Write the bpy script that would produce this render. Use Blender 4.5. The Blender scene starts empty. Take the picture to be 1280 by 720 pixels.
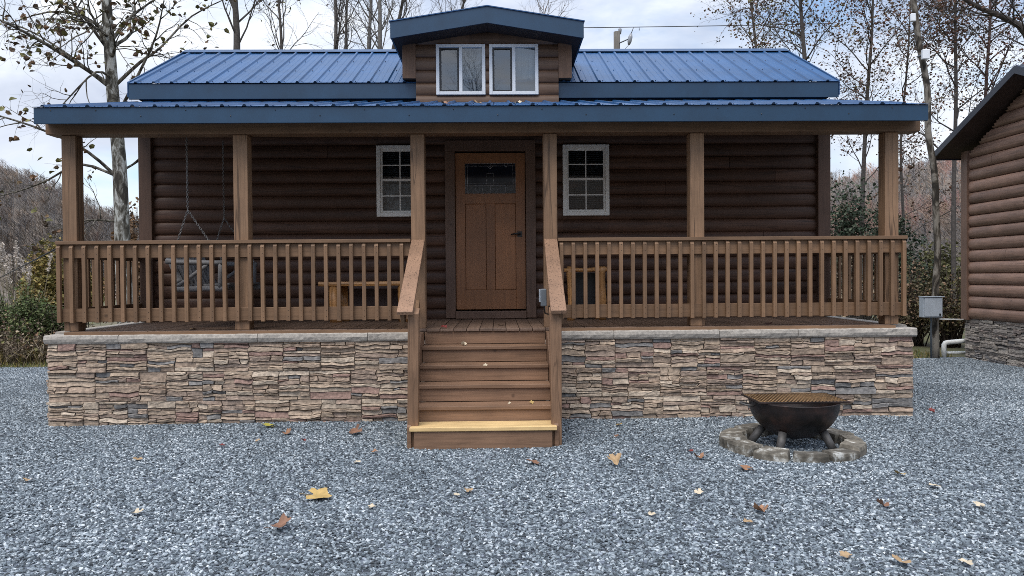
import bpy, math, random
import numpy as np
from mathutils import Vector, Matrix, Euler, noise as mnoise

SC = bpy.context.scene
COL = SC.collection
R = math.radians
PI = math.pi

# ------------------------------------------------------------------ camera
EYE = 1.54
cam_d = bpy.data.cameras.new('camera'); cam = bpy.data.objects.new('camera', cam_d)
COL.objects.link(cam)
cam_d.sensor_width = 36.0; cam_d.lens = 924.0 / 1280.0 * 36.0
cam_d.clip_start = 0.05; cam_d.clip_end = 3000
CROT = Matrix.Rotation(R(-1.0), 3, 'Z') @ Matrix.Rotation(R(90 - 0.868), 3, 'X') @ Matrix.Rotation(R(-0.43), 3, 'Z')
cam.matrix_world = Matrix.Translation((0, 0, EYE)) @ CROT.to_4x4()
SC.camera = cam

def P(px, py, Y):
    """a point of the place at depth Y seen at that spot of the photograph (used to measure sizes)"""
    d = CROT @ Vector(((px - 640) / 924.0, -(py - 360) / 924.0, -1))
    return Vector((0, 0, EYE)) + d * (Y / d.y)

def PG(px, py, z=0.0):
    d = CROT @ Vector(((px - 640) / 924.0, -(py - 360) / 924.0, -1))
    return Vector((0, 0, EYE)) + d * ((z - EYE) / d.z)

# ------------------------------------------------------------------ world, sun, exposure
SC.view_settings.view_transform = 'Standard'
SC.view_settings.look = 'None'
SC.view_settings.gamma = 1.0
SC.view_settings.use_curve_mapping = False
SC.view_settings.exposure = 1.0
SC.cycles.use_denoising = False
SC.cycles.use_adaptive_sampling = False
SC.cycles.filter_width = 0.9
SC.cycles.sample_clamp_indirect = 4.0
SUN_EL, SUN_AZ = 60.0, 205.0      # azimuth clockwise from +Y
W = bpy.data.worlds.new("World"); SC.world = W; W.use_nodes = True
nt = W.node_tree; nt.nodes.clear()
def N(tree, kind, **kw):
    n = tree.nodes.new(kind)
    for k, v in kw.items():
        if k in n.inputs: n.inputs[k].default_value = v
        else: setattr(n, k, v)
    return n
def ramp(tree, stops, interp='LINEAR'):
    n = tree.nodes.new('ShaderNodeValToRGB'); cr = n.color_ramp; cr.interpolation = interp
    while len(cr.elements) < len(stops): cr.elements.new(0.5)
    for e, (p, c) in zip(cr.elements, stops):
        e.position = p; e.color = (c[0], c[1], c[2], 1) if hasattr(c, '__len__') else (c, c, c, 1)
    return n
def L(tree, a, b): tree.links.new(a, b)

out = N(nt, 'ShaderNodeOutputWorld'); bg = N(nt, 'ShaderNodeBackground'); bg.inputs['Strength'].default_value = 0.10
sky = N(nt, 'ShaderNodeTexSky', sky_type='NISHITA'); sky.sun_disc = False
sky.sun_elevation = R(SUN_EL); sky.sun_rotation = R(SUN_AZ); sky.air_density = 1.0; sky.dust_density = 1.0
tc = N(nt, 'ShaderNodeTexCoord')
mp = N(nt, 'ShaderNodeMapping'); mp.inputs['Scale'].default_value = (1.0, 1.0, 2.6); mp.inputs['Location'].default_value = (0.35, 0.1, 0.2)
L(nt, tc.outputs['Generated'], mp.inputs['Vector'])
n1 = N(nt, 'ShaderNodeTexNoise', Scale=2.3, Detail=9.0, Roughness=0.58, Distortion=0.25)
L(nt, mp.outputs[0], n1.inputs['Vector'])
cov = ramp(nt, [(0.41, 0.05), (0.49, 0.7), (0.56, 1.0)])
L(nt, n1.outputs['Fac'], cov.inputs[0])
n2 = N(nt, 'ShaderNodeTexNoise', Scale=3.1, Detail=7.0, Roughness=0.55, Distortion=0.4)
mp2 = N(nt, 'ShaderNodeMapping'); mp2.inputs['Scale'].default_value = (1, 1, 2.2); mp2.inputs['Location'].default_value = (3.3, 1.7, 0.6)
L(nt, tc.outputs['Generated'], mp2.inputs['Vector']); L(nt, mp2.outputs[0], n2.inputs['Vector'])
ccol = ramp(nt, [(0.34, (3.0, 3.35, 4.15)), (0.50, (4.2, 4.55, 5.2)), (0.64, (5.6, 5.8, 6.1))])
L(nt, n2.outputs['Fac'], ccol.inputs[0])
skb = N(nt, 'ShaderNodeMixRGB', blend_type='MULTIPLY'); skb.inputs[0].default_value = 1.0; skb.inputs[2].default_value = (1.0, 1.0, 1.0, 1)
L(nt, sky.outputs[0], skb.inputs[1])
mx = N(nt, 'ShaderNodeMixRGB')
L(nt, cov.outputs[0], mx.inputs[0]); L(nt, skb.outputs[0], mx.inputs[1]); L(nt, ccol.outputs[0], mx.inputs[2])
# a cloudy sky is brighter overhead than at the horizon
sx = N(nt, 'ShaderNodeSeparateXYZ'); L(nt, tc.outputs['Generated'], sx.inputs[0])
zr = N(nt, 'ShaderNodeMapRange'); zr.inputs['From Min'].default_value = 0.3; zr.inputs['From Max'].default_value = 0.95; zr.inputs['To Min'].default_value = 1.0; zr.inputs['To Max'].default_value = 2.1
L(nt, sx.outputs['Z'], zr.inputs['Value'])
zm_ = N(nt, 'ShaderNodeVectorMath', operation='SCALE'); L(nt, mx.outputs[0], zm_.inputs[0]); L(nt, zr.outputs[0], zm_.inputs['Scale'])
L(nt, zm_.outputs[0], bg.inputs['Color']); L(nt, bg.outputs[0], out.inputs['Surface'])

sd = bpy.data.lights.new('sun', 'SUN'); so = bpy.data.objects.new('sun', sd); COL.objects.link(so)
sd.energy = 1.4; sd.angle = R(40); sd.color = (1.0, 0.95, 0.88)
sv = Vector((math.sin(R(SUN_AZ)) * math.cos(R(SUN_EL)), math.cos(R(SUN_AZ)) * math.cos(R(SUN_EL)), math.sin(R(SUN_EL))))
so.rotation_euler = sv.to_track_quat('Z', 'Y').to_euler(); so.location = (0, -5, 20)

# ------------------------------------------------------------------ materials
def new_mat(name):
    m = bpy.data.materials.new(name); m.use_nodes = True
    t = m.node_tree; b = t.nodes['Principled BSDF']
    return m, t, b
def coords(t, scale=(1, 1, 1), rnd=True):
    c = N(t, 'ShaderNodeTexCoord'); src = c.outputs['Object']
    if rnd:
        oi = N(t, 'ShaderNodeObjectInfo'); sc = N(t, 'ShaderNodeVectorMath', operation='SCALE')
        cmb = N(t, 'ShaderNodeCombineXYZ')
        mlt = N(t, 'ShaderNodeMath', operation='MULTIPLY'); mlt.inputs[1].default_value = 37.0
        L(t, oi.outputs['Random'], mlt.inputs[0])
        for i in range(3): L(t, mlt.outputs[0], cmb.inputs[i])
        ad = N(t, 'ShaderNodeVectorMath', operation='ADD'); L(t, src, ad.inputs[0]); L(t, cmb.outputs[0], ad.inputs[1]); src = ad.outputs[0]
    m = N(t, 'ShaderNodeMapping'); m.inputs['Scale'].default_value = scale; L(t, src, m.inputs['Vector'])
    return m.outputs[0]
def mul(c, k): return tuple(min(1.0, x * k) for x in c)
def wood(name, c, axis='x', rough=0.6, var=0.35, bump=0.25, spec=0.35, speck=0.0, knots=True, crack=0.0):
    m, t, b = new_mat(name)
    s = {'x': (1.2, 26, 26), 'y': (26, 1.2, 26), 'z': (26, 26, 1.2)}[axis]
    v = coords(t, s)
    n = N(t, 'ShaderNodeTexNoise', Scale=1.6, Detail=6.0, Roughness=0.62, Distortion=0.6); L(t, v, n.inputs['Vector'])
    r = ramp(t, [(0.25, mul(c, 1 - var * 1.3)), (0.5, c), (0.78, mul(c, 1 + var))]); L(t, n.outputs['Fac'], r.inputs[0])
    v2 = coords(t, (1, 1, 1))
    n2 = N(t, 'ShaderNodeTexNoise', Scale=2.2, Detail=4.0, Roughness=0.6); L(t, v2, n2.inputs['Vector'])
    r2 = ramp(t, [(0.3, 0.78), (0.7, 1.18)]); L(t, n2.outputs['Fac'], r2.inputs[0])
    mm = N(t, 'ShaderNodeMixRGB', blend_type='MULTIPLY'); mm.inputs[0].default_value = 1.0
    L(t, r.outputs[0], mm.inputs[1]); L(t, r2.outputs[0], mm.inputs[2])
    oi = N(t, 'ShaderNodeObjectInfo'); hv = N(t, 'ShaderNodeHueSaturation')
    mr = N(t, 'ShaderNodeMapRange'); mr.inputs['To Min'].default_value = 0.82; mr.inputs['To Max'].default_value = 1.16
    L(t, oi.outputs['Random'], mr.inputs['Value']); L(t, mr.outputs[0], hv.inputs['Value']); L(t, mm.outputs[0], hv.inputs['Color'])
    at = N(t, 'ShaderNodeAttribute', attribute_name='col'); dbl = N(t, 'ShaderNodeVectorMath', operation='SCALE'); dbl.inputs['Scale'].default_value = 2.0; L(t, at.outputs['Color'], dbl.inputs[0])
    mt_ = N(t, 'ShaderNodeMixRGB', blend_type='MULTIPLY'); mt_.inputs[0].default_value = 1.0; L(t, hv.outputs[0], mt_.inputs[1]); L(t, dbl.outputs[0], mt_.inputs[2])
    last = mt_.outputs[0]
    if knots:
        vk = coords(t, (1, 1, 1)); vo = N(t, 'ShaderNodeTexVoronoi', Scale=3.1); L(t, vk, vo.inputs['Vector'])
        rk = ramp(t, [(0.03, 0.45), (0.075, 1.0)]); L(t, vo.outputs['Distance'], rk.inputs[0])
        mk = N(t, 'ShaderNodeMixRGB', blend_type='MULTIPLY'); mk.inputs[0].default_value = 0.8
        L(t, last, mk.inputs[1]); L(t, rk.outputs[0], mk.inputs[2]); last = mk.outputs[0]
    if crack > 0:
        vc = coords(t, {'x': (0.35, 7, 7), 'y': (7, 0.35, 7), 'z': (7, 7, 0.35)}[axis]); nc_ = N(t, 'ShaderNodeTexNoise', Scale=1.0, Detail=3.0, Roughness=0.5); L(t, vc, nc_.inputs['Vector'])
        rc_ = ramp(t, [(0.485, 1.0), (0.497, 0.25), (0.503, 0.25), (0.515, 1.0)]); L(t, nc_.outputs['Fac'], rc_.inputs[0])
        mc_ = N(t, 'ShaderNodeMixRGB', blend_type='MULTIPLY'); mc_.inputs[0].default_value = crack; L(t, last, mc_.inputs[1]); L(t, rc_.outputs[0], mc_.inputs[2]); last = mc_.outputs[0]
    if speck > 0:
        vs = coords(t, (1, 0.45, 1)); ns = N(t, 'ShaderNodeTexNoise', Scale=75.0, Detail=2.0); L(t, vs, ns.inputs['Vector'])
        rs = ramp(t, [(0.36, 0.32), (0.41, 1.0)]); L(t, ns.outputs['Fac'], rs.inputs[0])
        ms = N(t, 'ShaderNodeMixRGB', blend_type='MULTIPLY'); ms.inputs[0].default_value = speck
        L(t, last, ms.inputs[1]); L(t, rs.outputs[0], ms.inputs[2]); last = ms.outputs[0]
    L(t, last, b.inputs['Base Color'])
    b.inputs['Roughness'].default_value = rough; b.inputs['Specular IOR Level'].default_value = spec
    bp = N(t, 'ShaderNodeBump'); bp.inputs['Strength'].default_value = bump; bp.inputs['Distance'].default_value = 0.004
    L(t, n.outputs['Fac'], bp.inputs['Height']); L(t, bp.outputs[0], b.inputs['Normal'])
    return m
def plain(name, c, rough=0.5, var=0.15, scale=8.0, bump=0.1, metal=0.0, spec=0.5, dist=0.004, attr=False):
    m, t, b = new_mat(name)
    v = coords(t)
    n = N(t, 'ShaderNodeTexNoise', Scale=scale, Detail=7.0, Roughness=0.65); L(t, v, n.inputs['Vector'])
    if attr:
        a = N(t, 'ShaderNodeAttribute', attribute_name='col')
        r = ramp(t, [(0.28, 1 - var * 1.2), (0.72, 1 + var)]); L(t, n.outputs['Fac'], r.inputs[0])
        r.color_ramp.elements[1].color = (1 + var, 1 + var, 1 + var, 1)
        mm = N(t, 'ShaderNodeMixRGB', blend_type='MULTIPLY'); mm.inputs[0].default_value = 1.0
        L(t, a.outputs['Color'], mm.inputs[1]); L(t, r.outputs[0], mm.inputs[2]); L(t, mm.outputs[0], b.inputs['Base Color'])
    else:
        r = ramp(t, [(0.28, mul(c, 1 - var * 1.2)), (0.72, mul(c, 1 + var))]); L(t, n.outputs['Fac'], r.inputs[0])
        L(t, r.outputs[0], b.inputs['Base Color'])
    b.inputs['Roughness'].default_value = rough; b.inputs['Metallic'].default_value = metal; b.inputs['Specular IOR Level'].default_value = spec
    if bump:
        bp = N(t, 'ShaderNodeBump'); bp.inputs['Strength'].default_value = bump; bp.inputs['Distance'].default_value = dist
        L(t, n.outputs['Fac'], bp.inputs['Height']); L(t, bp.outputs[0], b.inputs['Normal'])
    return m
def glass(name, refl=0.10, tint=(0.75, 0.8, 0.82)):
    m, t, b = new_mat(name); t.nodes.remove(b)
    o = t.nodes['Material Output']; tr = N(t, 'ShaderNodeBsdfTransparent'); tr.inputs['Color'].default_value = (*tint, 1)
    gl = N(t, 'ShaderNodeBsdfGlossy'); gl.inputs['Roughness'].default_value = 0.02
    lw = N(t, 'ShaderNodeLayerWeight'); lw.inputs['Blend'].default_value = 0.35
    mr = N(t, 'ShaderNodeMapRange'); mr.inputs['To Min'].default_value = refl; mr.inputs['To Max'].default_value = 0.9
    L(t, lw.outputs['Fresnel'], mr.inputs['Value'])
    mx = N(t, 'ShaderNodeMixShader'); L(t, mr.outputs[0], mx.inputs[0]); L(t, tr.outputs[0], mx.inputs[1]); L(t, gl.outputs[0], mx.inputs[2])
    L(t, mx.outputs[0], o.inputs['Surface']); return m

BROWN = (0.175, 0.101, 0.055)
M = {}
for ax in 'xyz':
    M['paint_' + ax] = wood('brown_painted_wood_' + ax, BROWN, ax, 0.6, 0.22, 0.25)
    M['post_' + ax] = wood('tan_brown_timber_' + ax, (0.200, 0.118, 0.067), ax, 0.65, 0.28, 0.4, crack=0.75)
    M['deck_' + ax] = wood('worn_deck_board_' + ax, (0.15, 0.098, 0.070), ax, 0.55, 0.3, 0.3)
    M['grey_' + ax] = wood('weathered_grey_wood_' + ax, (0.17, 0.165, 0.165), ax, 0.8, 0.4, 0.5)
    M['rustic_' + ax] = wood('varnished_rustic_wood_' + ax, (0.44, 0.215, 0.075), ax, 0.35, 0.45, 0.4)
M['step'] = wood('step_board', (0.200, 0.116, 0.070), 'x', 0.6, 0.28, 0.35)
M['handrail'] = wood('flaking_handrail_board', (0.285, 0.168, 0.104), 'y', 0.6, 0.15, 0.3, speck=0.75, knots=False)
M['newel'] = wood('newel_timber', (0.200, 0.116, 0.068), 'z', 0.6, 0.28, 0.35, crack=0.5)
M['pine'] = wood('new_yellow_pine', (0.54, 0.375, 0.175), 'x', 0.6, 0.22, 0.2)
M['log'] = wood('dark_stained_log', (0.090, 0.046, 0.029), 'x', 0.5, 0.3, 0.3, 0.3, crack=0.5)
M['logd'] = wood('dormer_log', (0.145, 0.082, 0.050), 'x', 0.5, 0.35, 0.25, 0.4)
M['log_y'] = wood('neighbour_log', (0.205, 0.122, 0.086), 'y', 0.5, 0.35, 0.3, 0.4)
M['logd_z'] = wood('dormer_corner_timber', (0.165, 0.092, 0.056), 'z', 0.55, 0.25, 0.25)
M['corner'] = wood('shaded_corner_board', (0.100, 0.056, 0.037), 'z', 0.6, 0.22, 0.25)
M['trim'] = wood('dark_door_trim', (0.130, 0.076, 0.052), 'z', 0.5, 0.2, 0.2)
M['door'] = wood('orange_brown_door', (0.290, 0.118, 0.043), 'z', 0.45, 0.14, 0.06, 0.5, knots=False)
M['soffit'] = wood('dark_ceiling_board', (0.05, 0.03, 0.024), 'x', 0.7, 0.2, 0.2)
M['roof'] = plain('blue_ribbed_metal', (0, 0, 0), 0.42, 0.2, 2.2, 0.02, 0.0, 0.4, attr=True)
M['fascia'] = plain('slate_blue_trim_metal', (0.008, 0.039, 0.083), 0.42, 0.2, 2.5, 0.03, 0.0, 0.5)
M['dark_roof'] = plain('charcoal_metal', (0.018, 0.022, 0.034), 0.4, 0.15, 3.0, 0.05)
M['stone'] = plain('ledge_stone', (0, 0, 0), 0.85, 0.42, 26.0, 0.9, 0.0, 0.25, 0.006, attr=True)
M['cap'] = plain('grey_cap_stone', (0.33, 0.30, 0.262), 0.85, 0.32, 30.0, 0.8, 0, 0.25, 0.006)
M['white'] = plain('white_vinyl', (0.72, 0.74, 0.76), 0.4, 0.06, 6.0, 0.02)
M['cream'] = plain('beige_vinyl', (0.80, 0.78, 0.74), 0.45, 0.08, 6.0, 0.02)
M['glass'] = glass('window_glass', 0.0)
M['glassd'] = glass('dormer_window_glass', 0.14)
M['curtain'] = plain('grey_curtain', (0.46, 0.465, 0.46), 0.9, 0.3, 3.0, 0.1)
M['pane_reflection'] = plain('pale_reflection', (0.24, 0.245, 0.25), 0.9, 0.95, 14.0, 0.2)  # pale mottling painted as the reflection in the lower left porch pane
M['blind'] = plain('dark_blind', (0.035, 0.035, 0.04), 0.6, 0.1, 6.0, 0.02)
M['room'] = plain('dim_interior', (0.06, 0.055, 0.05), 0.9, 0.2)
M['black'] = plain('black_metal', (0.012, 0.012, 0.013), 0.35, 0.2, 12.0, 0.05)
M['came'] = plain('silver_came', (0.42, 0.43, 0.45), 0.35, 0.15, 20, 0.05, 0.6)
M['obscure'] = plain('textured_glass', (0.085, 0.09, 0.095), 0.35, 0.5, 60.0, 0.6, 0.0, 0.3)
M['dglass'] = plain('dark_door_glass', (0.01, 0.012, 0.02), 0.08, 0.3, 6, 0.0, 0.0, 0.25)
M['chain'] = plain('galvanised_chain', (0.20, 0.19, 0.18), 0.45, 0.2, 30, 0.1, 0.6)
M['box'] = plain('grey_painted_steel', (0.32, 0.355, 0.39), 0.45, 0.14, 5.0, 0.05)
M['pvc'] = plain('white_pvc', (0.70, 0.70, 0.66), 0.4, 0.12, 8, 0.02)
M['conduit'] = plain('grey_plastic', (0.10, 0.115, 0.13), 0.5, 0.15, 8, 0.02)
M['rust'] = plain('rusted_grate', (0.205, 0.118, 0.05), 0.75, 0.45, 25, 0.3, 0.2)
M['legsteel'] = plain('ash_grey_pipe', (0.085, 0.08, 0.076), 0.6, 0.35, 18, 0.2, 0.3)
M['pole'] = wood('utility_pole_wood', (0.115, 0.105, 0.09), 'z', 0.85, 0.35, 0.5)
M['porcelain'] = plain('grey_porcelain', (0.24, 0.25, 0.27), 0.3, 0.1, 10, 0.02)
M['leaf'] = plain('leaf', (0, 0, 0), 0.65, 0.25, 20, 0.15, 0, 0.3, attr=True)
M['bark'] = plain('grey_bark', (0, 0, 0), 0.9, 0.35, 16, 0.8, 0, 0.2, 0.01, attr=True)
M['grass'] = plain('grass', (0, 0, 0), 0.7, 0.2, 5, 0, 0, 0.3, attr=True)

# sycamore bark: pale with darker flakes
m, t, b = new_mat('mottled_bark')
v = coords(t, (1, 1, 0.45)); n = N(t, 'ShaderNodeTexNoise', Scale=7.0, Detail=5.0, Roughness=0.62, Distortion=0.9); L(t, v, n.inputs['Vector'])
r = ramp(t, [(0.40, (0.035, 0.03, 0.022)), (0.455, (0.09, 0.082, 0.062)), (0.50, (0.17, 0.16, 0.135)), (0.58, (0.40, 0.40, 0.365))]); L(t, n.outputs['Fac'], r.inputs[0])
at = N(t, 'ShaderNodeAttribute', attribute_name='col')
mm = N(t, 'ShaderNodeMixRGB', blend_type='MULTIPLY'); mm.inputs[0].default_value = 1.0; L(t, r.outputs[0], mm.inputs[1]); L(t, at.outputs['Color'], mm.inputs[2])
L(t, mm.outputs[0], b.inputs['Base Color']); b.inputs['Roughness'].default_value = 0.9
bp = N(t, 'ShaderNodeBump'); bp.inputs['Strength'].default_value = 0.7; bp.inputs['Distance'].default_value = 0.015; L(t, n.outputs['Fac'], bp.inputs['Height']); L(t, bp.outputs[0], b.inputs['Normal'])
M['mottled'] = m

# fire bowl steel: brown rust with a soot patch and scuffs
m, t, b = new_mat('sooty_rusted_steel')
v = coords(t, (1, 1, 1), False); n = N(t, 'ShaderNodeTexNoise', Scale=7.0, Detail=7.0, Roughness=0.65); L(t, v, n.inputs['Vector'])
r = ramp(t, [(0.34, (0.010, 0.008, 0.008)), (0.52, (0.024, 0.015, 0.013)), (0.7, (0.055, 0.028, 0.022))]); L(t, n.outputs['Fac'], r.inputs[0])
vm = N(t, 'ShaderNodeVectorMath', operation='DISTANCE'); L(t, v, vm.inputs[0]); vm.inputs[1].default_value = (0.06, -0.38, 0.2)
ad = N(t, 'ShaderNodeMath', operation='ADD'); L(t, vm.outputs['Value'], ad.inputs[0])
n5 = N(t, 'ShaderNodeTexNoise', Scale=11.0, Detail=4.0); L(t, v, n5.inputs['Vector'])
m5 = N(t, 'ShaderNodeMath', operation='MULTIPLY_ADD'); L(t, n5.outputs['Fac'], m5.inputs[0]); m5.inputs[1].default_value = 0.12; m5.inputs[2].default_value = -0.06; L(t, m5.outputs[0], ad.inputs[1])
rp = ramp(t, [(0.10, 0.12), (0.15, 1.0)]); L(t, ad.outputs[0], rp.inputs[0])
mm = N(t, 'ShaderNodeMixRGB', blend_type='MULTIPLY'); mm.inputs[0].default_value = 1; L(t, r.outputs[0], mm.inputs[1]); L(t, rp.outputs[0], mm.inputs[2])
L(t, mm.outputs[0], b.inputs['Base Color']); b.inputs['Roughness'].default_value = 0.45; b.inputs['Metallic'].default_value = 0.3
bp = N(t, 'ShaderNodeBump'); bp.inputs['Strength'].default_value = 0.15; bp.inputs['Distance'].default_value = 0.004; L(t, n.outputs['Fac'], bp.inputs['Height']); L(t, bp.outputs[0], b.inputs['Normal'])
M['bowl'] = m

# mossy ring block: grey concrete with greenish grime and a pale chipped edge
m, t, b = new_mat('mossy_concrete')
v = coords(t); n = N(t, 'ShaderNodeTexNoise', Scale=9.0, Detail=7.0, Roughness=0.6); L(t, v, n.inputs['Vector'])
r = ramp(t, [(0.33, (0.035, 0.031, 0.024)), (0.52, (0.075, 0.066, 0.052)), (0.59, (0.13, 0.12, 0.10)), (0.66, (0.30, 0.30, 0.28))]); L(t, n.outputs['Fac'], r.inputs[0])
oi = N(t, 'ShaderNodeObjectInfo'); mr = N(t, 'ShaderNodeMapRange'); mr.inputs['To Min'].default_value = 1.15; mr.inputs['To Max'].default_value = 2.5; L(t, oi.outputs['Random'], mr.inputs['Value'])
hv = N(t, 'ShaderNodeHueSaturation'); L(t, mr.outputs[0], hv.inputs['Value']); L(t, r.outputs[0], hv.inputs['Color'])
L(t, hv.outputs[0], b.inputs['Base Color']); b.inputs['Roughness'].default_value = 0.9
bp = N(t, 'ShaderNodeBump'); bp.inputs['Strength'].default_value = 0.8; bp.inputs['Distance'].default_value = 0.012; L(t, n.outputs['Fac'], bp.inputs['Height']); L(t, bp.outputs[0], b.inputs['Normal'])
M['block'] = m

# gravel base between the stones
m, t, b = new_mat('gravel_bed')
c = N(t, 'ShaderNodeTexCoord'); vo = N(t, 'ShaderNodeTexVoronoi', Scale=38.0); L(t, c.outputs['Object'], vo.inputs['Vector'])
r = ramp(t, [(0.0, (0.03, 0.036, 0.045)), (0.4, (0.08, 0.095, 0.118)), (0.75, (0.14, 0.165, 0.20)), (1.0, (0.30, 0.335, 0.38))])
sp = N(t, 'ShaderNodeSeparateColor'); L(t, vo.outputs['Color'], sp.inputs[0]); L(t, sp.outputs[0], r.inputs[0]); L(t, r.outputs[0], b.inputs['Base Color'])
b.inputs['Roughness'].default_value = 0.85
bp = N(t, 'ShaderNodeBump'); bp.inputs['Strength'].default_value = 1.0; bp.inputs['Distance'].default_value = 0.02; bp.invert = True
L(t, vo.outputs['Distance'], bp.inputs['Height']); L(t, bp.outputs[0], b.inputs['Normal'])
M['gravel_bed'] = m
# gravel stones (per-instance tone)
m, t, b = new_mat('crushed_stone')
at = N(t, 'ShaderNodeAttribute', attribute_name='tone'); at.attribute_type = 'INSTANCER'
r = ramp(t, [(0.0, (0.024, 0.030, 0.035)), (0.30, (0.072, 0.090, 0.105)), (0.65, (0.165, 0.198, 0.222)), (0.88, (0.29, 0.33, 0.355)), (1.0, (0.52, 0.555, 0.57))])
L(t, at.outputs['Fac'], r.inputs[0])
v = coords(t, (1, 1, 1), False); n = N(t, 'ShaderNodeTexNoise', Scale=2.0, Detail=4.0); L(t, v, n.inputs['Vector'])
r2 = ramp(t, [(0.3, 0.75), (0.7, 1.2)]); L(t, n.outputs['Fac'], r2.inputs[0])
mm = N(t, 'ShaderNodeMixRGB', blend_type='MULTIPLY'); mm.inputs[0].default_value = 1; L(t, r.outputs[0], mm.inputs[1]); L(t, r2.outputs[0], mm.inputs[2])
L(t, mm.outputs[0], b.inputs['Base Color']); b.inputs['Roughness'].default_value = 0.7
M['crushed'] = m
# open ground, grass and leaf litter
m, t, b = new_mat('rough_turf')
c = N(t, 'ShaderNodeTexCoord'); n = N(t, 'ShaderNodeTexNoise', Scale=0.6, Detail=10.0, Roughness=0.7); L(t, c.outputs['Object'], n.inputs['Vector'])
r = ramp(t, [(0.33, (0.05, 0.06, 0.022)), (0.48, (0.085, 0.085, 0.035)), (0.6, (0.12, 0.092, 0.055)), (0.7, (0.16, 0.12, 0.08))]); L(t, n.outputs['Fac'], r.inputs[0])
L(t, r.outputs[0], b.inputs['Base Color']); b.inputs['Roughness'].default_value = 0.95
bp = N(t, 'ShaderNodeBump'); bp.inputs['Strength'].default_value = 0.8; bp.inputs['Distance'].default_value = 0.08; L(t, n.outputs['Fac'], bp.inputs['Height']); L(t, bp.outputs[0], b.inputs['Normal'])
M['turf'] = m
m, t, b = new_mat('wooded_slope')
c = N(t, 'ShaderNodeTexCoord'); n = N(t, 'ShaderNodeTexNoise', Scale=0.05, Detail=10.0, Roughness=0.72); L(t, c.outputs['Object'], n.inputs['Vector'])
r = ramp(t, [(0.35, (0.12, 0.108, 0.098)), (0.48, (0.19, 0.158, 0.125)), (0.58, (0.22, 0.165, 0.13)), (0.68, (0.26, 0.20, 0.135))]); L(t, n.outputs['Fac'], r.inputs[0])
L(t, r.outputs[0], b.inputs['Base Color']); b.inputs['Roughness'].default_value = 0.95
M['slope'] = m

# ------------------------------------------------------------------ mesh builder
class MB:
    def __init__(s): s.v = []; s.f = []; s.c = []; s.smooth = []; s.col = (0.5, 0.5, 0.5); s.sm = False
    def add(s, vs, fs, col=None, sm=None):
        o = len(s.v); s.v.extend(tuple(v) for v in vs); col = col or s.col; sm = s.sm if sm is None else sm
        for f in fs: s.f.append(tuple(i + o for i in f)); s.c.append(col); s.smooth.append(sm)
        return s
    def box(s, x0, x1, y0, y1, z0, z1, col=None):
        vs = [(x0, y0, z0), (x1, y0, z0), (x1, y1, z0), (x0, y1, z0), (x0, y0, z1), (x1, y0, z1), (x1, y1, z1), (x0, y1, z1)]
        return s.add(vs, [(3, 2, 1, 0), (4, 5, 6, 7), (0, 1, 5, 4), (1, 2, 6, 5), (2, 3, 7, 6), (3, 0, 4, 7)], col, False)
    def beam(s, a, b_, w, h, up=(0, 0, 1), col=None):
        a = Vector(a); b_ = Vector(b_); d = (b_ - a).normalized(); u = Vector(up); sd = d.cross(u).normalized(); u = sd.cross(d).normalized()
        vs = []
        for p in (a, b_):
            for i, j in ((-1, -1), (1, -1), (1, 1), (-1, 1)): vs.append(p + sd * (i * w / 2) + u * (j * h / 2))
        return s.add(vs, [(0, 1, 2, 3), (7, 6, 5, 4), (0, 4, 5, 1), (1, 5, 6, 2), (2, 6, 7, 3), (3, 7, 4, 0)], col, False)
    def prism(s, pts, ext, col=None):
        """polygon pts extruded by vector ext"""
        n = len(pts); e = Vector(ext); vs = [Vector(p) for p in pts] + [Vector(p) + e for p in pts]
        fs = [tuple(range(n - 1, -1, -1)), tuple(range(n, 2 * n))] + [(i, (i + 1) % n, n + (i + 1) % n, n + i) for i in range(n)]
        return s.add(vs, fs, col, False)
    def tube(s, pts, rad, n=6, col=None, cap=True, sm=True):
        pts = [Vector(p) for p in pts]; k = len(pts)
        if not hasattr(rad, '__len__'): rad = [rad] * k
        vs = []; prev = None
        for i in range(k):
            d = (pts[min(i + 1, k - 1)] - pts[max(i - 1, 0)])
            d = d.normalized() if d.length > 1e-9 else Vector((0, 0, 1))
            if prev is None:
                prev = d.orthogonal().normalized()
            else:
                prev = prev - d * prev.dot(d)
                prev = prev.normalized() if prev.length > 1e-6 else d.orthogonal().normalized()
            q = d.cross(prev)
            for j in range(n):
                a = 2 * PI * j / n; vs.append(pts[i] + (prev * math.cos(a) + q * math.sin(a)) * rad[i])
        fs = []
        for i in range(k - 1):
            for j in range(n):
                fs.append((i * n + j, i * n + (j + 1) % n, (i + 1) * n + (j + 1) % n, (i + 1) * n + j))
        if cap: fs.append(tuple(range(n - 1, -1, -1))); fs.append(tuple(range((k - 1) * n, k * n)))
        return s.add(vs, fs, col, sm)
    def lathe(s, prof, c=(0, 0, 0), n=40, col=None):
        vs = []
        for r_, z in prof:
            for j in range(n): a = 2 * PI * j / n; vs.append((c[0] + r_ * math.cos(a), c[1] + r_ * math.sin(a), c[2] + z))
        k = len(prof)
        fs = [(i * n + j, i * n + (j + 1) % n, (i + 1) * n + (j + 1) % n, (i + 1) * n + j) for i in range(k - 1) for j in range(n)]
        return s.add(vs, fs, col, True)
    def bounds(s):
        a = np.array(s.v); return a.min(0), a.max(0)

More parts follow.
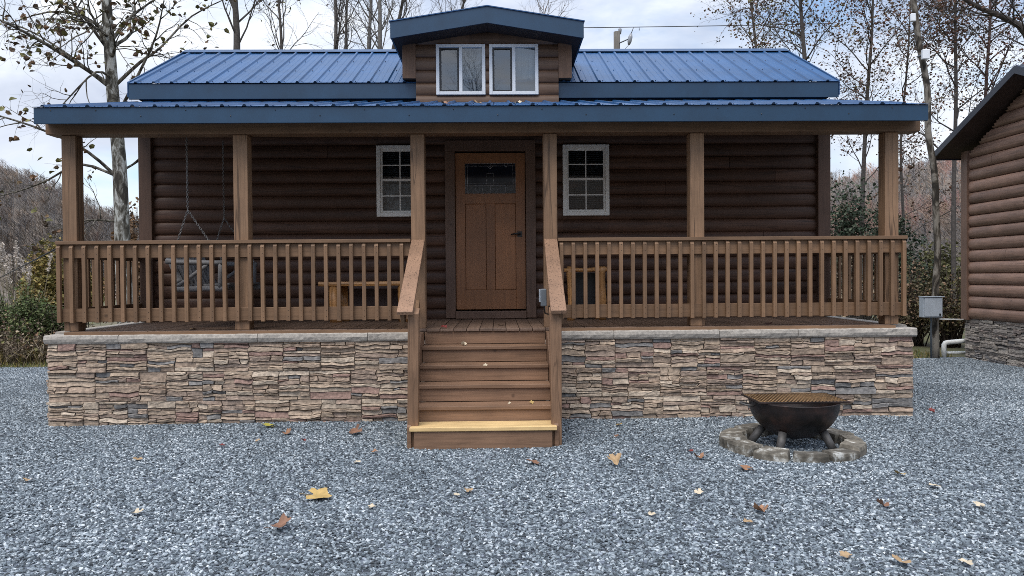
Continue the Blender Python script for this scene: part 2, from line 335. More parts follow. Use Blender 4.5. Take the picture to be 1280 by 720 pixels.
def children_world(o):
    return Vector(o.get('_w', (0, 0, 0)))
WPOS = {}
def part(name, mb, mat, parent=None, bevel=0.0, origin=None):
    """link a builder (vertices in place coordinates) as ONE mesh object; its origin goes to its base"""
    a = np.array(mb.v, dtype=np.float64)
    if origin is None:
        lo, hi = a.min(0), a.max(0); origin = ((lo[0] + hi[0]) / 2, (lo[1] + hi[1]) / 2, lo[2])
    a = a - np.array(origin)
    me = bpy.data.meshes.new(name); me.from_pydata(a.tolist(), [], mb.f)
    ca = me.color_attributes.new('col', 'FLOAT_COLOR', 'CORNER')
    lt = np.array([p.loop_total for p in me.polygons]); cc = np.ones((len(mb.c), 4)); cc[:, :3] = np.array(mb.c)
    ca.data.foreach_set('color', np.repeat(cc, lt, axis=0).astype(np.float32).ravel())
    me.polygons.foreach_set('use_smooth', np.array(mb.smooth, dtype=bool))
    me.materials.append(M[mat] if isinstance(mat, str) else mat); me.update()
    o = bpy.data.objects.new(name, me); COL.objects.link(o)
    w = Vector(origin); WPOS[o.name] = w
    if parent is not None:
        o.parent = parent; o.location = w - WPOS[parent.name]
    else: o.location = w
    if bevel:
        bm = o.modifiers.new('bevel', 'BEVEL'); bm.width = bevel; bm.segments = 2; bm.limit_method = 'ANGLE'
    return o
def thing(name, label, cat, loc, group=None):
    o = bpy.data.objects.new(name, None); COL.objects.link(o); o.location = loc; o.empty_display_size = 0.2
    WPOS[o.name] = Vector(loc); return tag(o, label, cat, group)
def tag(o, label, cat, group=None):
    o['label'] = label; o['category'] = cat
    if group: o['group'] = group
    return o
def kind(o, k='structure', label=None, cat=None):
    o['kind'] = k
    if label: o['label'] = label; o['category'] = cat
    return o
def dup(o, dx, parent=None, label=None):
    c = o.copy(); COL.objects.link(c); WPOS[c.name] = WPOS[o.name] + Vector(dx)
    p = parent or o.parent
    c.parent = p; c.location = WPOS[c.name] - (WPOS[p.name] if p else Vector((0, 0, 0)))
    if label: c['label'] = label
    return c
def sheet_xz(x0, x1, y, z0, z1): return MB().add([(x0, y, z0), (x1, y, z0), (x1, y, z1), (x0, y, z1)], [(0, 1, 2, 3)])
def bx(x0, x1, y0, y1, z0, z1): return MB().box(x0, x1, y0, y1, z0, z1)

# ------------------------------------------------------------------ the ground
g = MB(); n = 60
def gz(x, y):
    return 0.35 * mnoise.noise(Vector((x * 0.05, y * 0.05, 3))) * min(1, max(0, (y - 18) / 20))
xs = np.concatenate([np.linspace(-900, -60, 12), np.linspace(-50, 50, 41), np.linspace(60, 900, 12)])
ys = np.concatenate([np.linspace(-300, -20, 8), np.linspace(-10, 60, 29), np.linspace(70, 900, 14)])
g.add([(x, y, -0.03 + gz(x, y)) for y in ys for x in xs],
      [(j * len(xs) + i, j * len(xs) + i + 1, (j + 1) * len(xs) + i + 1, (j + 1) * len(xs) + i) for j in range(len(ys) - 1) for i in range(len(xs) - 1)], sm=True)
kind(part('ground', g, 'turf', origin=(0, 0, 0)))

rng = random.Random(5)
def back_edge(x): return 13.25 + 0.15 * math.sin(x * 1.7) + 0.12 * mnoise.noise(Vector((x * 0.9, 0, 0)))
def yard_z(x, y):
    z = 0.014 * mnoise.noise(Vector((x * 0.7, y * 0.7, 0))) + 0.010 * mnoise.noise(Vector((x * 2.3, y * 2.3, 5)))
    d = min(abs(y - 7.86), 3) if -4.9 < x < 4.6 else 3
    z += 0.014 * math.exp(-(d / 0.16) ** 2) * (0.6 + 0.9 * mnoise.noise(Vector((x * 1.9, 2.2, 0))))
    return z - 0.004
g = MB(); nx, ny = 150, 70
vs = []
for j in range(ny + 1):
    for i in range(nx + 1):
        x = -22 + 44 * i / nx; yb = back_edge(x); y = -9 + (yb + 9) * j / ny
        vs.append((x, y, yard_z(x, y)))
g.add(vs, [(j * (nx + 1) + i, j * (nx + 1) + i + 1, (j + 1) * (nx + 1) + i + 1, (j + 1) * (nx + 1) + i) for j in range(ny) for i in range(nx)], sm=True)
kind(part('gravel_yard', g, 'gravel_bed', origin=(0, 0, 0)))

# the loose crushed stone: one object of stuff, its stones scattered by geometry nodes over a strip of the yard
def gravel_sheet(regions):
    g = MB()
    for (x0a, x1a, x0b, x1b, ya, yb, k) in regions:
        for j in range(k):
            for i in range(24):
                q = []
                for (jj, ii) in ((j, i), (j, i + 1), (j + 1, i + 1), (j + 1, i)):
                    f = jj / k; y = ya + (yb - ya) * f; xa = x0a + (x0b - x0a) * f; xb = x1a + (x1b - x1a) * f
                    x = xa + (xb - xa) * ii / 24; q.append((x, y, yard_z(x, y) + 0.003))
                if -4.80 < (q[0][0] + q[2][0]) / 2 < 4.48 and (q[0][1] + q[2][1]) / 2 > 7.95: continue
                g.add(q, [(0, 1, 2, 3)])
    return g
def make_gravel(name, sheet, density, size, seed):
    o = part(name, sheet, 'crushed', origin=(0, 0, 0))
    ng = bpy.data.node_groups.new(name, 'GeometryNodeTree')
    ng.interface.new_socket('Geometry', in_out='INPUT', socket_type='NodeSocketGeometry')
    ng.interface.new_socket('Geometry', in_out='OUTPUT', socket_type='NodeSocketGeometry')
    gi = ng.nodes.new('NodeGroupInput'); go = ng.nodes.new('NodeGroupOutput')
    dp = ng.nodes.new('GeometryNodeDistributePointsOnFaces'); dp.distribute_method = 'RANDOM'
    dp.inputs['Density'].default_value = density; dp.inputs['Seed'].default_value = seed
    L(ng, gi.outputs[0], dp.inputs['Mesh'])
    join = ng.nodes.new('GeometryNodeGeometryToInstance')
    for k in range(5):
        ico = ng.nodes.new('GeometryNodeMeshIcoSphere'); ico.inputs['Radius'].default_value = 1.0; ico.inputs['Subdivisions'].default_value = 2 if k < 2 else 1
        sp = ng.nodes.new('GeometryNodeSetPosition'); ns = ng.nodes.new('ShaderNodeTexNoise'); ns.noise_dimensions = '4D'
        ns.inputs['W'].default_value = 3.1 * k + seed; ns.inputs['Scale'].default_value = 0.9; ns.inputs['Detail'].default_value = 1.0
        pos = ng.nodes.new('GeometryNodeInputPosition'); L(ng, pos.outputs[0], ns.inputs['Vector'])
        sb = ng.nodes.new('ShaderNodeVectorMath'); sb.operation = 'SUBTRACT'; sb.inputs[1].default_value = (0.5, 0.5, 0.5); L(ng, ns.outputs['Color'], sb.inputs[0])
        sc = ng.nodes.new('ShaderNodeVectorMath'); sc.operation = 'SCALE'; sc.inputs['Scale'].default_value = 1.9; L(ng, sb.outputs[0], sc.inputs[0])
        L(ng, ico.outputs[0], sp.inputs['Geometry']); L(ng, sc.outputs[0], sp.inputs['Offset'])
        sm_ = ng.nodes.new('GeometryNodeSetMaterial'); sm_.inputs['Material'].default_value = M['crushed']; L(ng, sp.outputs[0], sm_.inputs['Geometry'])
        ss = ng.nodes.new('GeometryNodeSetShadeSmooth'); ss.inputs['Shade Smooth'].default_value = False; L(ng, sm_.outputs[0], ss.inputs['Geometry'])
        L(ng, ss.outputs[0], join.inputs[0])
    ip = ng.nodes.new('GeometryNodeInstanceOnPoints'); ip.inputs['Pick Instance'].default_value = True
    L(ng, dp.outputs['Points'], ip.inputs['Points']); L(ng, join.outputs[0], ip.inputs['Instance'])
    ri = ng.nodes.new('FunctionNodeRandomValue'); ri.data_type = 'INT'; ri.inputs['Min'].default_value = 0
    [s_ for s_ in ri.inputs if s_.name == 'Max' and s_.type == 'INT'][0].default_value = 4
    L(ng, [s_ for s_ in ri.outputs if s_.type == 'INT'][0], ip.inputs['Instance Index'])
    rr = ng.nodes.new('FunctionNodeRandomValue'); rr.data_type = 'FLOAT_VECTOR'; rr.inputs['Min'].default_value = (-0.5, -0.5, 0); rr.inputs['Max'].default_value = (0.5, 0.5, 6.28)
    L(ng, rr.outputs[0], ip.inputs['Rotation'])
    rs = ng.nodes.new('FunctionNodeRandomValue'); rs.data_type = 'FLOAT_VECTOR'
    rs.inputs['Min'].default_value = (size * 0.55, size * 0.45, size * 0.30); rs.inputs['Max'].default_value = (size * 1.35, size * 0.95, size * 0.65)
    rs.inputs['Seed'].default_value = 7
    L(ng, rs.outputs[0], ip.inputs['Scale'])
    st = ng.nodes.new('GeometryNodeStoreNamedAttribute'); st.domain = 'INSTANCE'; st.data_type = 'FLOAT'; st.inputs['Name'].default_value = 'tone'
    rf = ng.nodes.new('FunctionNodeRandomValue'); rf.data_type = 'FLOAT'; rf.inputs['Seed'].default_value = 21
    pn = ng.nodes.new('GeometryNodeInputPosition'); nz_ = ng.nodes.new('ShaderNodeTexNoise'); nz_.inputs['Scale'].default_value = 0.55; nz_.inputs['Detail'].default_value = 3.0
    L(ng, pn.outputs[0], nz_.inputs['Vector'])
    m1 = ng.nodes.new('ShaderNodeMath'); m1.operation = 'MULTIPLY_ADD'; m1.inputs[1].default_value = 0.36; m1.inputs[2].default_value = -0.18; L(ng, nz_.outputs[0], m1.inputs[0])
    m2 = ng.nodes.new('ShaderNodeMath'); m2.operation = 'ADD'; m2.use_clamp = True; L(ng, m1.outputs[0], m2.inputs[0]); L(ng, [s_ for s_ in rf.outputs if s_.type == 'VALUE'][0], m2.inputs[1])
    L(ng, m2.outputs[0], st.inputs['Value'])
    L(ng, ip.outputs[0], st.inputs['Geometry']); L(ng, st.outputs[0], go.inputs[0])
    md = o.modifiers.new('scatter', 'NODES'); md.node_group = ng
    return o
sheet = gravel_sheet([(-3.2, 3.2, -5.6, 5.7, 3.0, 6.6, 40), (-5.6, 5.7, -6.8, 7.0, 6.6, 8.0, 24), (-6.8, -4.8, -10.6, -4.8, 7.95, 13.2, 30), (4.48, 7.0, 4.48, 11.0, 7.95, 13.2, 30)])
kind(make_gravel('loose_gravel', sheet, 3500, 0.0136, 3), 'stuff', 'blue grey crushed stone spread over the yard in front of the cabin', 'gravel')

# ------------------------------------------------------------------ ledge stone facing
PAL_A = [((0.36, 0.278, 0.208), 5), ((0.32, 0.24, 0.18), 4), ((0.43, 0.35, 0.27), 3.5), ((0.185, 0.176, 0.168), 2.4), ((0.265, 0.175, 0.143), 2.3), ((0.29, 0.22, 0.172), 3), ((0.37, 0.285, 0.21), 2)]
PAL_B = [((0.30, 0.262, 0.225), 4), ((0.25, 0.22, 0.195), 4), ((0.36, 0.32, 0.275), 3), ((0.17, 0.16, 0.155), 2), ((0.25, 0.205, 0.18), 2)]
def pick(rng, pal):
    t_ = rng.random() * sum(w for _, w in pal)
    for c, w in pal:
        t_ -= w
        if t_ <= 0: return c
    return pal[-1][0]
def ledge(mb, u0, u1, z0, z1, to3, rng, pal, grout=(0.05, 0.042, 0.036), pw=1.13, ph=0.31):
    rows = []; z = z1
    while z > z0 + 0.01: rows.append((max(z0, z - ph), z)); z -= ph
    for ri, (a, b_) in enumerate(rows):
        u = u0 - rng.random() * pw
        while u < u1:
            p0, p1 = max(u, u0), min(u + pw, u1); u += pw
            if p1 - p0 < 0.02: continue
            rects = []
            def split(x0, x1, y0, y1, d):
                w, h = x1 - x0, y1 - y0
                if h > rng.uniform(0.06, 0.108) or (h > 0.055 and w > 0.2 and rng.random() < 0.55):
                    c = y0 + h * rng.uniform(0.3, 0.7)
                    if w > 0.5 and rng.random() < 0.75 or w > 0.75:
                        c = x0 + w * rng.uniform(0.3, 0.7); split(x0, c, y0, y1, d + 1); split(c, x1, y0, y1, d + 1)
                    else: split(x0, x1, y0, c, d + 1); split(x0, x1, c, y1, d + 1)
                elif w > 0.5 or (w > 0.2 and rng.random() < 0.42):
                    c = x0 + w * rng.uniform(0.3, 0.7); split(x0, c, y0, y1, d + 1); split(c, x1, y0, y1, d + 1)
                else: rects.append((x0, x1, y0, y1))
            split(p0, p1, a, b_, 0)
            sd = rng.random() * 50
            def warp(x, y):
                e = min(1, max(0, (x - p0) / 0.05)) * min(1, max(0, (p1 - x) / 0.05)) * min(1, max(0, (y - a) / 0.03)) * min(1, max(0, (b_ - y) / 0.03))
                return (x + e * 0.022 * mnoise.noise(Vector((x * 7, y * 22, sd))), y + e * 0.017 * mnoise.noise(Vector((x * 8 + 9, y * 6, sd + 4))) + e * 0.005 * mnoise.noise(Vector((x * 40, y * 10, sd + 9))))
            base = pick(rng, pal)
            for (x0, x1, y0, y1) in rects:
                col = pick(rng, pal); k = rng.uniform(0.84, 1.16); col = tuple(min(1, c * k) for c in col)
                w, h = x1 - x0, y1 - y0; nx_ = max(3, int(w / 0.035)); nz_ = 4
                dep = rng.uniform(0.010, 0.034); tx, tz = rng.uniform(-0.01, 0.01), rng.uniform(-0.012, 0.006)
                g_ = 0.0014; s2 = rng.random() * 90
                us = [x0 + g_, x0 + g_ + 0.005] + [x0 + w * q / nx_ for q in range(1, nx_)] + [x1 - g_ - 0.005, x1 - g_]
                zs = [y0 + g_, y0 + g_ + min(0.005, h * 0.15)] + [y0 + h * q / nz_ for q in range(1, nz_)] + [y1 - g_ - min(0.005, h * 0.15), y1 - g_]
                us.sort(); zs.sort(); vs = []
                for jz, zz in enumerate(zs):
                    for iu, uu in enumerate(us):
                        edge = iu in (0, len(us) - 1) or jz in (0, len(zs) - 1)
                        d = max(0.0, dep - 0.013) if edge else dep + tx * (uu - x0) / w * 2 + tz * (zz - y0) / h * 2 + 0.0065 * mnoise.noise(Vector((uu * 14, zz * 24, s2))) + 0.005 * mnoise.noise(Vector((uu * 50, zz * 90, s2)))
                        a_, b2 = warp(uu, zz); vs.append(to3(a_, b2, d if edge else max(0.004, d)))
                nu = len(us)
                mb.add(vs, [(j * nu + i, j * nu + i + 1, (j + 1) * nu + i + 1, (j + 1) * nu + i) for j in range(len(zs) - 1) for i in range(nu - 1)], col, False)
    return mb

# ------------------------------------------------------------------ THE CABIN
SX0, SX1, SY0, SY1 = -4.78, 4.46, 7.90, 13.10
DZ = 0.990                         # deck top
cabin = thing('log_cabin', 'dark brown log cabin with blue metal roof, small dormer and full-width porch', 'cabin', ((SX0 + SX1) / 2, 10.4, 0))
# foundation stone
rng = random.Random(11); g = MB()
core = MB().box(SX0 + 0.02, SX1 - 0.02, SY0 + 0.001, SY1, -0.05, 0.868)
ledge(g, SX0, -0.79, -0.02, 0.868, lambda u, z, d: (u, SY0 - d, z), rng, PAL_A); ledge(g, 0.485, SX1, -0.02, 0.868, lambda u, z, d: (u, SY0 - d, z), rng, PAL_A)
ledge(g, SY0, SY1, -0.02, 0.868, lambda u, z, d: (SX1 - 0.012 + d, u, z), rng, PAL_A)
ledge(g, -SY1, -SY0, -0.02, 0.868, lambda u, z, d: (SX0 + 0.012 - d, -u, z), rng, PAL_A)
fw = part('foundation_wall', g, 'stone', cabin)
core.col = (0.06, 0.05, 0.042); core.c = [core.col] * len(core.c)
part('wall_core', core, 'stone', fw)
# cap stones
def capstone(x0, x1, y0, y1, axis):
    g = MB(); k = 14; nl = max(4, int(max(x1 - x0, y1 - y0) / 0.05)); s_ = rng.random() * 40
    if axis == 'x':
        prof = [(0, 0.866), (-0.012, 0.885), (-0.016, 0.915), (-0.010, 0.948), (0.004, 0.958), (0.22, 0.958), (0.22, 0.866)]
        vs = []
        for i in range(nl + 1):
            x = x0 + (x1 - x0) * i / nl
            for q, (dy, z) in enumerate(prof):
                dd = 0.010 * mnoise.noise(Vector((x * 9, z * 30, s_))) if 0 < q < 4 else 0
                vs.append((x, y0 + dy + dd, z + (0.004 * mnoise.noise(Vector((x * 12, 0, s_))) if q in (3, 4) else 0)))
    else:
        sg = axis; prof = [(0, 0.866), (0.012, 0.895), (0.016, 0.925), (0.010, 0.968), (-0.004, 0.982), (-0.20, 0.984), (-0.20, 0.866)]
        vs = []
        for i in range(nl + 1):
            y = y0 + (y1 - y0) * i / nl
            for q, (dx, z) in enumerate(prof):
                dd = 0.010 * mnoise.noise(Vector((y * 9, z * 30, s_))) if 0 < q < 4 else 0
                vs.append((x0 + sg * (dx + dd), y, z))
    m_ = len(prof)
    g.add(vs, [(i * m_ + q, (i + 1) * m_ + q, (i + 1) * m_ + (q + 1) % m_, i * m_ + (q + 1) % m_) for i in range(nl) for q in range(m_)] + [tuple(range(m_)), tuple(range(nl * m_ + m_ - 1, nl * m_ - 1, -1))])
    return g
seams = [-4.80, -4.02, -2.56, -1.40, -0.86]
for a, b_ in zip(seams[:-1], seams[1:]): part('capstone', capstone(a + 0.003, b_ - 0.003, SY0 - 0.035, 0, 'x'), 'cap', cabin)
seams = [0.55, 1.22, 2.35, 3.20, 4.49]
for a, b_ in zip(seams[:-1], seams[1:]): part('capstone', capstone(a + 0.003, b_ - 0.003, SY0 - 0.035, 0, 'x'), 'cap', cabin)
for sx, sg in ((SX0 - 0.03, -1), (SX1 + 0.03, 1)):
    for a, b_ in ((8.09, 8.9), (8.9, 9.9)): part('capstone', capstone(sx, 0, a + 0.003, b_ - 0.003, sg), 'cap', cabin)
# deck
x = -4.58; k = 0; g = MB()
while x < 4.24:
    x2 = min(x + 0.139, 4.25)
    g.box(x + 0.002, x2 - 0.002, 7.90 if not (-0.86 < x < 0.55) else 7.872, 9.75, DZ - 0.028, DZ + rng.uniform(-0.0015, 0.0015), (lambda k: (k, k, k))(rng.uniform(0.41, 0.58))); x += 0.141
deck = part('porch_deck', g, 'deck_y', cabin, 0.003)
part('rim_board', MB().box(-4.60, -0.88, 7.886, 7.898, 0.955, DZ - 0.002).box(0.57, 4.27, 7.886, 7.898, 0.955, DZ - 0.002), 'paint_x', cabin)
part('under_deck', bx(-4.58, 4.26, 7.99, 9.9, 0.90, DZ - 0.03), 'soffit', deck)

# log siding
def lobes(mb, u0, u1, z0, z1, to3, pitch, zref, depth, ends=True):
    L0 = u1 - u0
    if ends and L0 > 2.2:                     # long courses are two or three logs butted end to end
        k0 = int(math.floor((z0 - zref) / pitch)); z = zref + k0 * pitch
        while z < z1 - 1e-4:
            r0 = random.Random(int(z * 1000) + int(u0 * 77)); c = u0 + L0 * r0.uniform(0.15, 0.85)
            if r0.random() < 0.6:
                lobes(mb, u0, c - 0.0025, max(z, z0), min(z + pitch, z1), to3, pitch, zref, depth, False); lobes(mb, c + 0.0025, u1, max(z, z0), min(z + pitch, z1), to3, pitch, zref, depth, False)
            else: lobes(mb, u0, u1, max(z, z0), min(z + pitch, z1), to3, pitch, zref, depth, False)
            z += pitch
        return mb
    k0 = int(math.floor((z0 - zref) / pitch)); z = zref + k0 * pitch
    while z < z1 - 1e-4:
        a, b_ = max(z, z0), min(z + pitch, z1)
        if b_ - a > 0.004:
            kt = random.Random(int(z * 997) + int(u0 * 131)).uniform(0.40, 0.60)
            T = [t_ for t_ in (0.0, 0.03, 0.09, 0.18, 0.3, 0.42, 0.58, 0.7, 0.82, 0.91, 0.97, 1.0)]
            zz = sorted(set([a, b_] + [z + t_ * pitch for t_ in T if a < z + t_ * pitch < b_]))
            nl = max(1, int((u1 - u0) / 0.4)); vs = []
            for i in range(nl + 1):
                u = u0 + (u1 - u0) * i / nl; wob = 0.003 * mnoise.noise(Vector((u * 1.3, z * 3, 1)))
                for q in zz:
                    t_ = (q - z) / pitch; vs.append(to3(u, q, depth * math.sqrt(max(0, 1 - abs(2 * t_ - 1) ** 2.2)) + wob))
            n_ = len(zz)
            mb.add(vs, [(i * n_ + q, (i + 1) * n_ + q, (i + 1) * n_ + q + 1, i * n_ + q + 1) for i in range(nl) for q in range(n_ - 1)], (kt, kt, kt), True)
        z += pitch
    return mb
WY = 9.755; PIT = 0.1655
f = lambda u, z, d: (u, WY - d, z)
g = MB()
WIN = [(-1.586, -0.980, 2.335, 3.262), (0.846, 1.453, 2.335, 3.262)]
ZT = 3.86
def fl(a, b_, z0, z1): lobes(g, a, b_, z0, z1, f, PIT, DZ - 0.03, 0.037)
fl(-4.53, -1.586, 0.96, ZT); fl(-1.586, -0.98, 0.96, 2.335); fl(-1.586, -0.98, 3.262, ZT); fl(-0.98, -0.66, 0.96, ZT)
fl(-0.66, 0.46, 3.22, ZT); fl(0.46, 0.846, 0.96, ZT); fl(0.846, 1.453, 0.96, 2.335); fl(0.846, 1.453, 3.262, ZT); fl(1.453, 4.24, 0.96, ZT)
for sg, X in ((-1, -4.60), (1, 4.31)):
    lobes(g, 9.9, 13.0, 0.96, 3.86, (lambda X, sg: lambda u, z, d: (X + sg * d, u, z))(X, sg), PIT, DZ - 0.03, 0.037)
    for q in range(24):           # gable ends
        za = 3.86 + q * 0.045; hw = 1.72 * (1 - (za - 3.86) / 1.08)
        lobes(g, 11.4 - hw, 11.4 + hw, za, za + 0.045, (lambda X, sg: lambda u, z, d: (X + sg * d, u, z))(X, sg), PIT, DZ - 0.03, 0.037)
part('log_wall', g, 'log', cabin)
part('back_wall', bx(-4.6, 4.31, 12.98, 13.04, 0.95, 3.9), 'log', cabin)
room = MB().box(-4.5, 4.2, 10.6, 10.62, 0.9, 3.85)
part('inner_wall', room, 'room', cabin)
for X in (-4.655, 4.205): part('corner_board', bx(X, X + 0.165, 9.665, 9.88, DZ, 3.62), 'corner', cabin, 0.006)

# windows of the porch wall
def hung_window(x0, x1, z0, z1, mb_mat='cream', pane_reflection=False):
    w = part('window', MB().box(x0, x0 + 0.05, 9.665, 9.80, z0, z1).box(x1 - 0.05, x1, 9.665, 9.80, z0, z1).box(x0 + 0.05, x1 - 0.05, 9.665, 9.80, z1 - 0.045, z1).box(x0 + 0.05, x1 - 0.05, 9.655, 9.80, z0, z0 + 0.05), mb_mat, cabin, 0.004)
    zm = (z0 + z1) / 2; a, b_ = x0 + 0.05, x1 - 0.05; xm = (x0 + x1) / 2
    for (p, q, y) in ((zm, z1 - 0.045, 9.700), (z0 + 0.05, zm + 0.03, 9.685)):
        s = MB(); s.box(a + 0.001, a + 0.026, y, y + 0.03, p, q).box(b_ - 0.026, b_ - 0.001, y, y + 0.03, p, q)
        s.box(a + 0.026, b_ - 0.026, y, y + 0.03, q - 0.03, q).box(a + 0.026, b_ - 0.026, y, y + 0.03, p, p + 0.03)
        part('sash', s, mb_mat, w, 0.003)
        hm = (p + q) / 2
        part('muntin', MB().box(xm - 0.007, xm + 0.007, y + 0.006, y + 0.024, p + 0.03, q - 0.03).box(a + 0.026, xm - 0.007, y + 0.007, y + 0.023, hm - 0.007, hm + 0.007).box(xm + 0.007, b_ - 0.026, y + 0.007, y + 0.023, hm - 0.007, hm + 0.007), mb_mat, w)
        part('pane', sheet_xz(a + 0.024, b_ - 0.024, y + 0.014, p + 0.028, q - 0.028), 'glass', w)
    s = MB(); z = z1 - 0.08
    while z > (zm if pane_reflection else z0 + 0.1):
        s.box(a, b_, 9.84, 9.856, z, z + 0.016); z -= 0.028
    part('blind', s, 'blind', w)
    if pane_reflection:  # added pale wavy sheet, imitates a reflection in the lower pane
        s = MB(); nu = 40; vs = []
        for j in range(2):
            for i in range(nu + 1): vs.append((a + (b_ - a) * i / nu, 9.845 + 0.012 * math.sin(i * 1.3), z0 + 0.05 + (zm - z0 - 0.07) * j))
        s.add(vs, [(i, i + 1, nu + 2 + i, nu + 1 + i) for i in range(nu)], sm=True); part('curtain', s, 'pane_reflection', w)
    return w
hung_window(*WIN[0], pane_reflection=True); hung_window(*WIN[1])

# front door
D0, D1, DB, DT = -0.562, 0.352, 1.115, 3.165
g = MB().box(D0 - 0.135, D0 - 0.006, 9.675, 9.80, DZ + 0.012, DT + 0.02).box(D1 + 0.006, D1 + 0.135, 9.675, 9.80, DZ + 0.012, DT + 0.02).box(D0 - 0.135, D1 + 0.135, 9.675, 9.80, DT + 0.022, DT + 0.16)
part('door_frame', g, 'trim', cabin, 0.005)
part('threshold', MB().box(D0 - 0.004, D1 + 0.004, 9.64, 9.80, DZ + 0.006, DB - 0.02), 'trim', cabin, 0.006)
dm = MB(); y0 = 9.715
zs_ = dict(bot=DB + 0.255, lock=2.50, glass0=2.635, glass1=3.03)
x_ = [D0, D0 + 0.125, D0 + 0.40, D0 + 0.514, D1 - 0.125, D1]
dm.box(D0, x_[1], y0, 9.76, DB, DT).box(x_[4], D1, y0, 9.76, DB, DT)                      # stiles
dm.box(x_[1], x_[4], y0, 9.76, DB, zs_['bot']).box(x_[1], x_[4], y0, 9.76, zs_['lock'], zs_['glass0']).box(x_[1], x_[4], y0, 9.76, zs_['glass1'], DT)
dm.box(x_[2], x_[3], y0, 9.76, zs_['bot'], zs_['lock'])
door = part('door', dm, 'door', cabin, 0.004)
part('door_panel', bx(x_[1] + 0.003, x_[2] - 0.003, y0 + 0.014, 9.758, zs_['bot'] + 0.003, zs_['lock'] - 0.003), 'door', door, 0.004)
part('door_panel', bx(x_[3] + 0.003, x_[4] - 0.003, y0 + 0.014, 9.758, zs_['bot'] + 0.003, zs_['lock'] - 0.003), 'door', door, 0.004)
part('door_core', bx(D0 + 0.02, D1 - 0.02, 9.7605, 9.775, DB + 0.02, DT - 0.02), 'trim', door)
part('door_window', bx(x_[1], x_[4], y0 + 0.014, 9.758, zs_['glass0'] + 0.10, zs_['glass1']), 'dglass', door)
part('textured_glass', bx(x_[1], x_[4], y0 + 0.014, 9.758, zs_['glass0'], zs_['glass0'] + 0.10), 'obscure', door)
g = MB(); a, b_, z0, z1 = x_[1] + 0.004, x_[4] - 0.004, zs_['glass0'] + 0.004, zs_['glass1'] - 0.004
def came(p, q): g.tube([(p[0], y0 + 0.011, p[1]), (q[0], y0 + 0.011, q[1])], 0.0032, 5)
zc = z0 + 0.103
for p, q in (((a, z0), (b_, z0)), ((a, zc), (b_, zc)), ((a, z1), (b_, z1)), ((a, z0), (a, z1)), ((b_, z0), (b_, z1)), ((a + 0.03, z0), (a + 0.03, z1)), ((b_ - 0.03, z0), (b_ - 0.03, z1)), ((a, zc + 0.03), (b_, zc + 0.03)), ((a, z1 - 0.03), (b_, z1 - 0.03))): came(p, q)
for k in range(1, 6): came((a + 0.03 + (b_ - a - 0.06) * k / 6, z0), (a + 0.03 + (b_ - a - 0.06) * k / 6, zc + (0.03 if k % 2 else 0)))
for k in (-1, 1):
    cx = (a + b_) / 2 + k * 0.045; came((cx, zc), (cx, zc + 0.16))
cx = (a + b_) / 2; came((cx - 0.045, zc + 0.16), (cx + 0.045, zc + 0.16)); came((cx, z1), (cx, z1 - 0.07)); came((cx, z1 - 0.07), (cx + 0.035, z1 - 0.03)); came((cx, z1 - 0.07), (cx - 0.035, z1 - 0.03))
came((b_ - 0.15, z1), (b_ - 0.12, z1 - 0.05)); came((b_ - 0.12, z1 - 0.05), (b_ - 0.09, z1))
part('leading', g, 'came', door)
hx, hz = D1 - 0.075, 2.10
part('door_handle', MB().box(hx - 0.03, hx + 0.03, y0 - 0.012, y0 - 0.001, hz - 0.035, hz + 0.035).tube([(hx, y0 - 0.01, hz), (hx, y0 - 0.055, hz)], 0.013, 8).tube([(hx + 0.01, y0 - 0.055, hz), (hx - 0.05, y0 - 0.058, hz + 0.004), (hx - 0.115, y0 - 0.05, hz - 0.006)], [0.012, 0.011, 0.009], 8), 'black', door)

# posts, beam
for (a, b_) in ((-4.665, -4.515), (-2.845, -2.690), (-0.945, -0.795), (0.488, 0.636), (2.080, 2.235), (4.215, 4.365)):
    pz = part('porch_post', bx(a, b_, 8.0, 8.15, DZ, 3.085), 'post_z', cabin, 0.007)
part('porch_beam', bx(-4.80, 4.575, 7.95, 8.16, 3.087, 3.27), 'paint_x', cabin, 0.006)
part('porch_ceiling', MB().prism([(-4.72, 7.80, 3.27), (-4.72, 9.70, 3.70), (-4.72, 9.70, 3.68), (-4.72, 7.80, 3.25)], (9.2, 0, 0)), 'soffit', cabin)

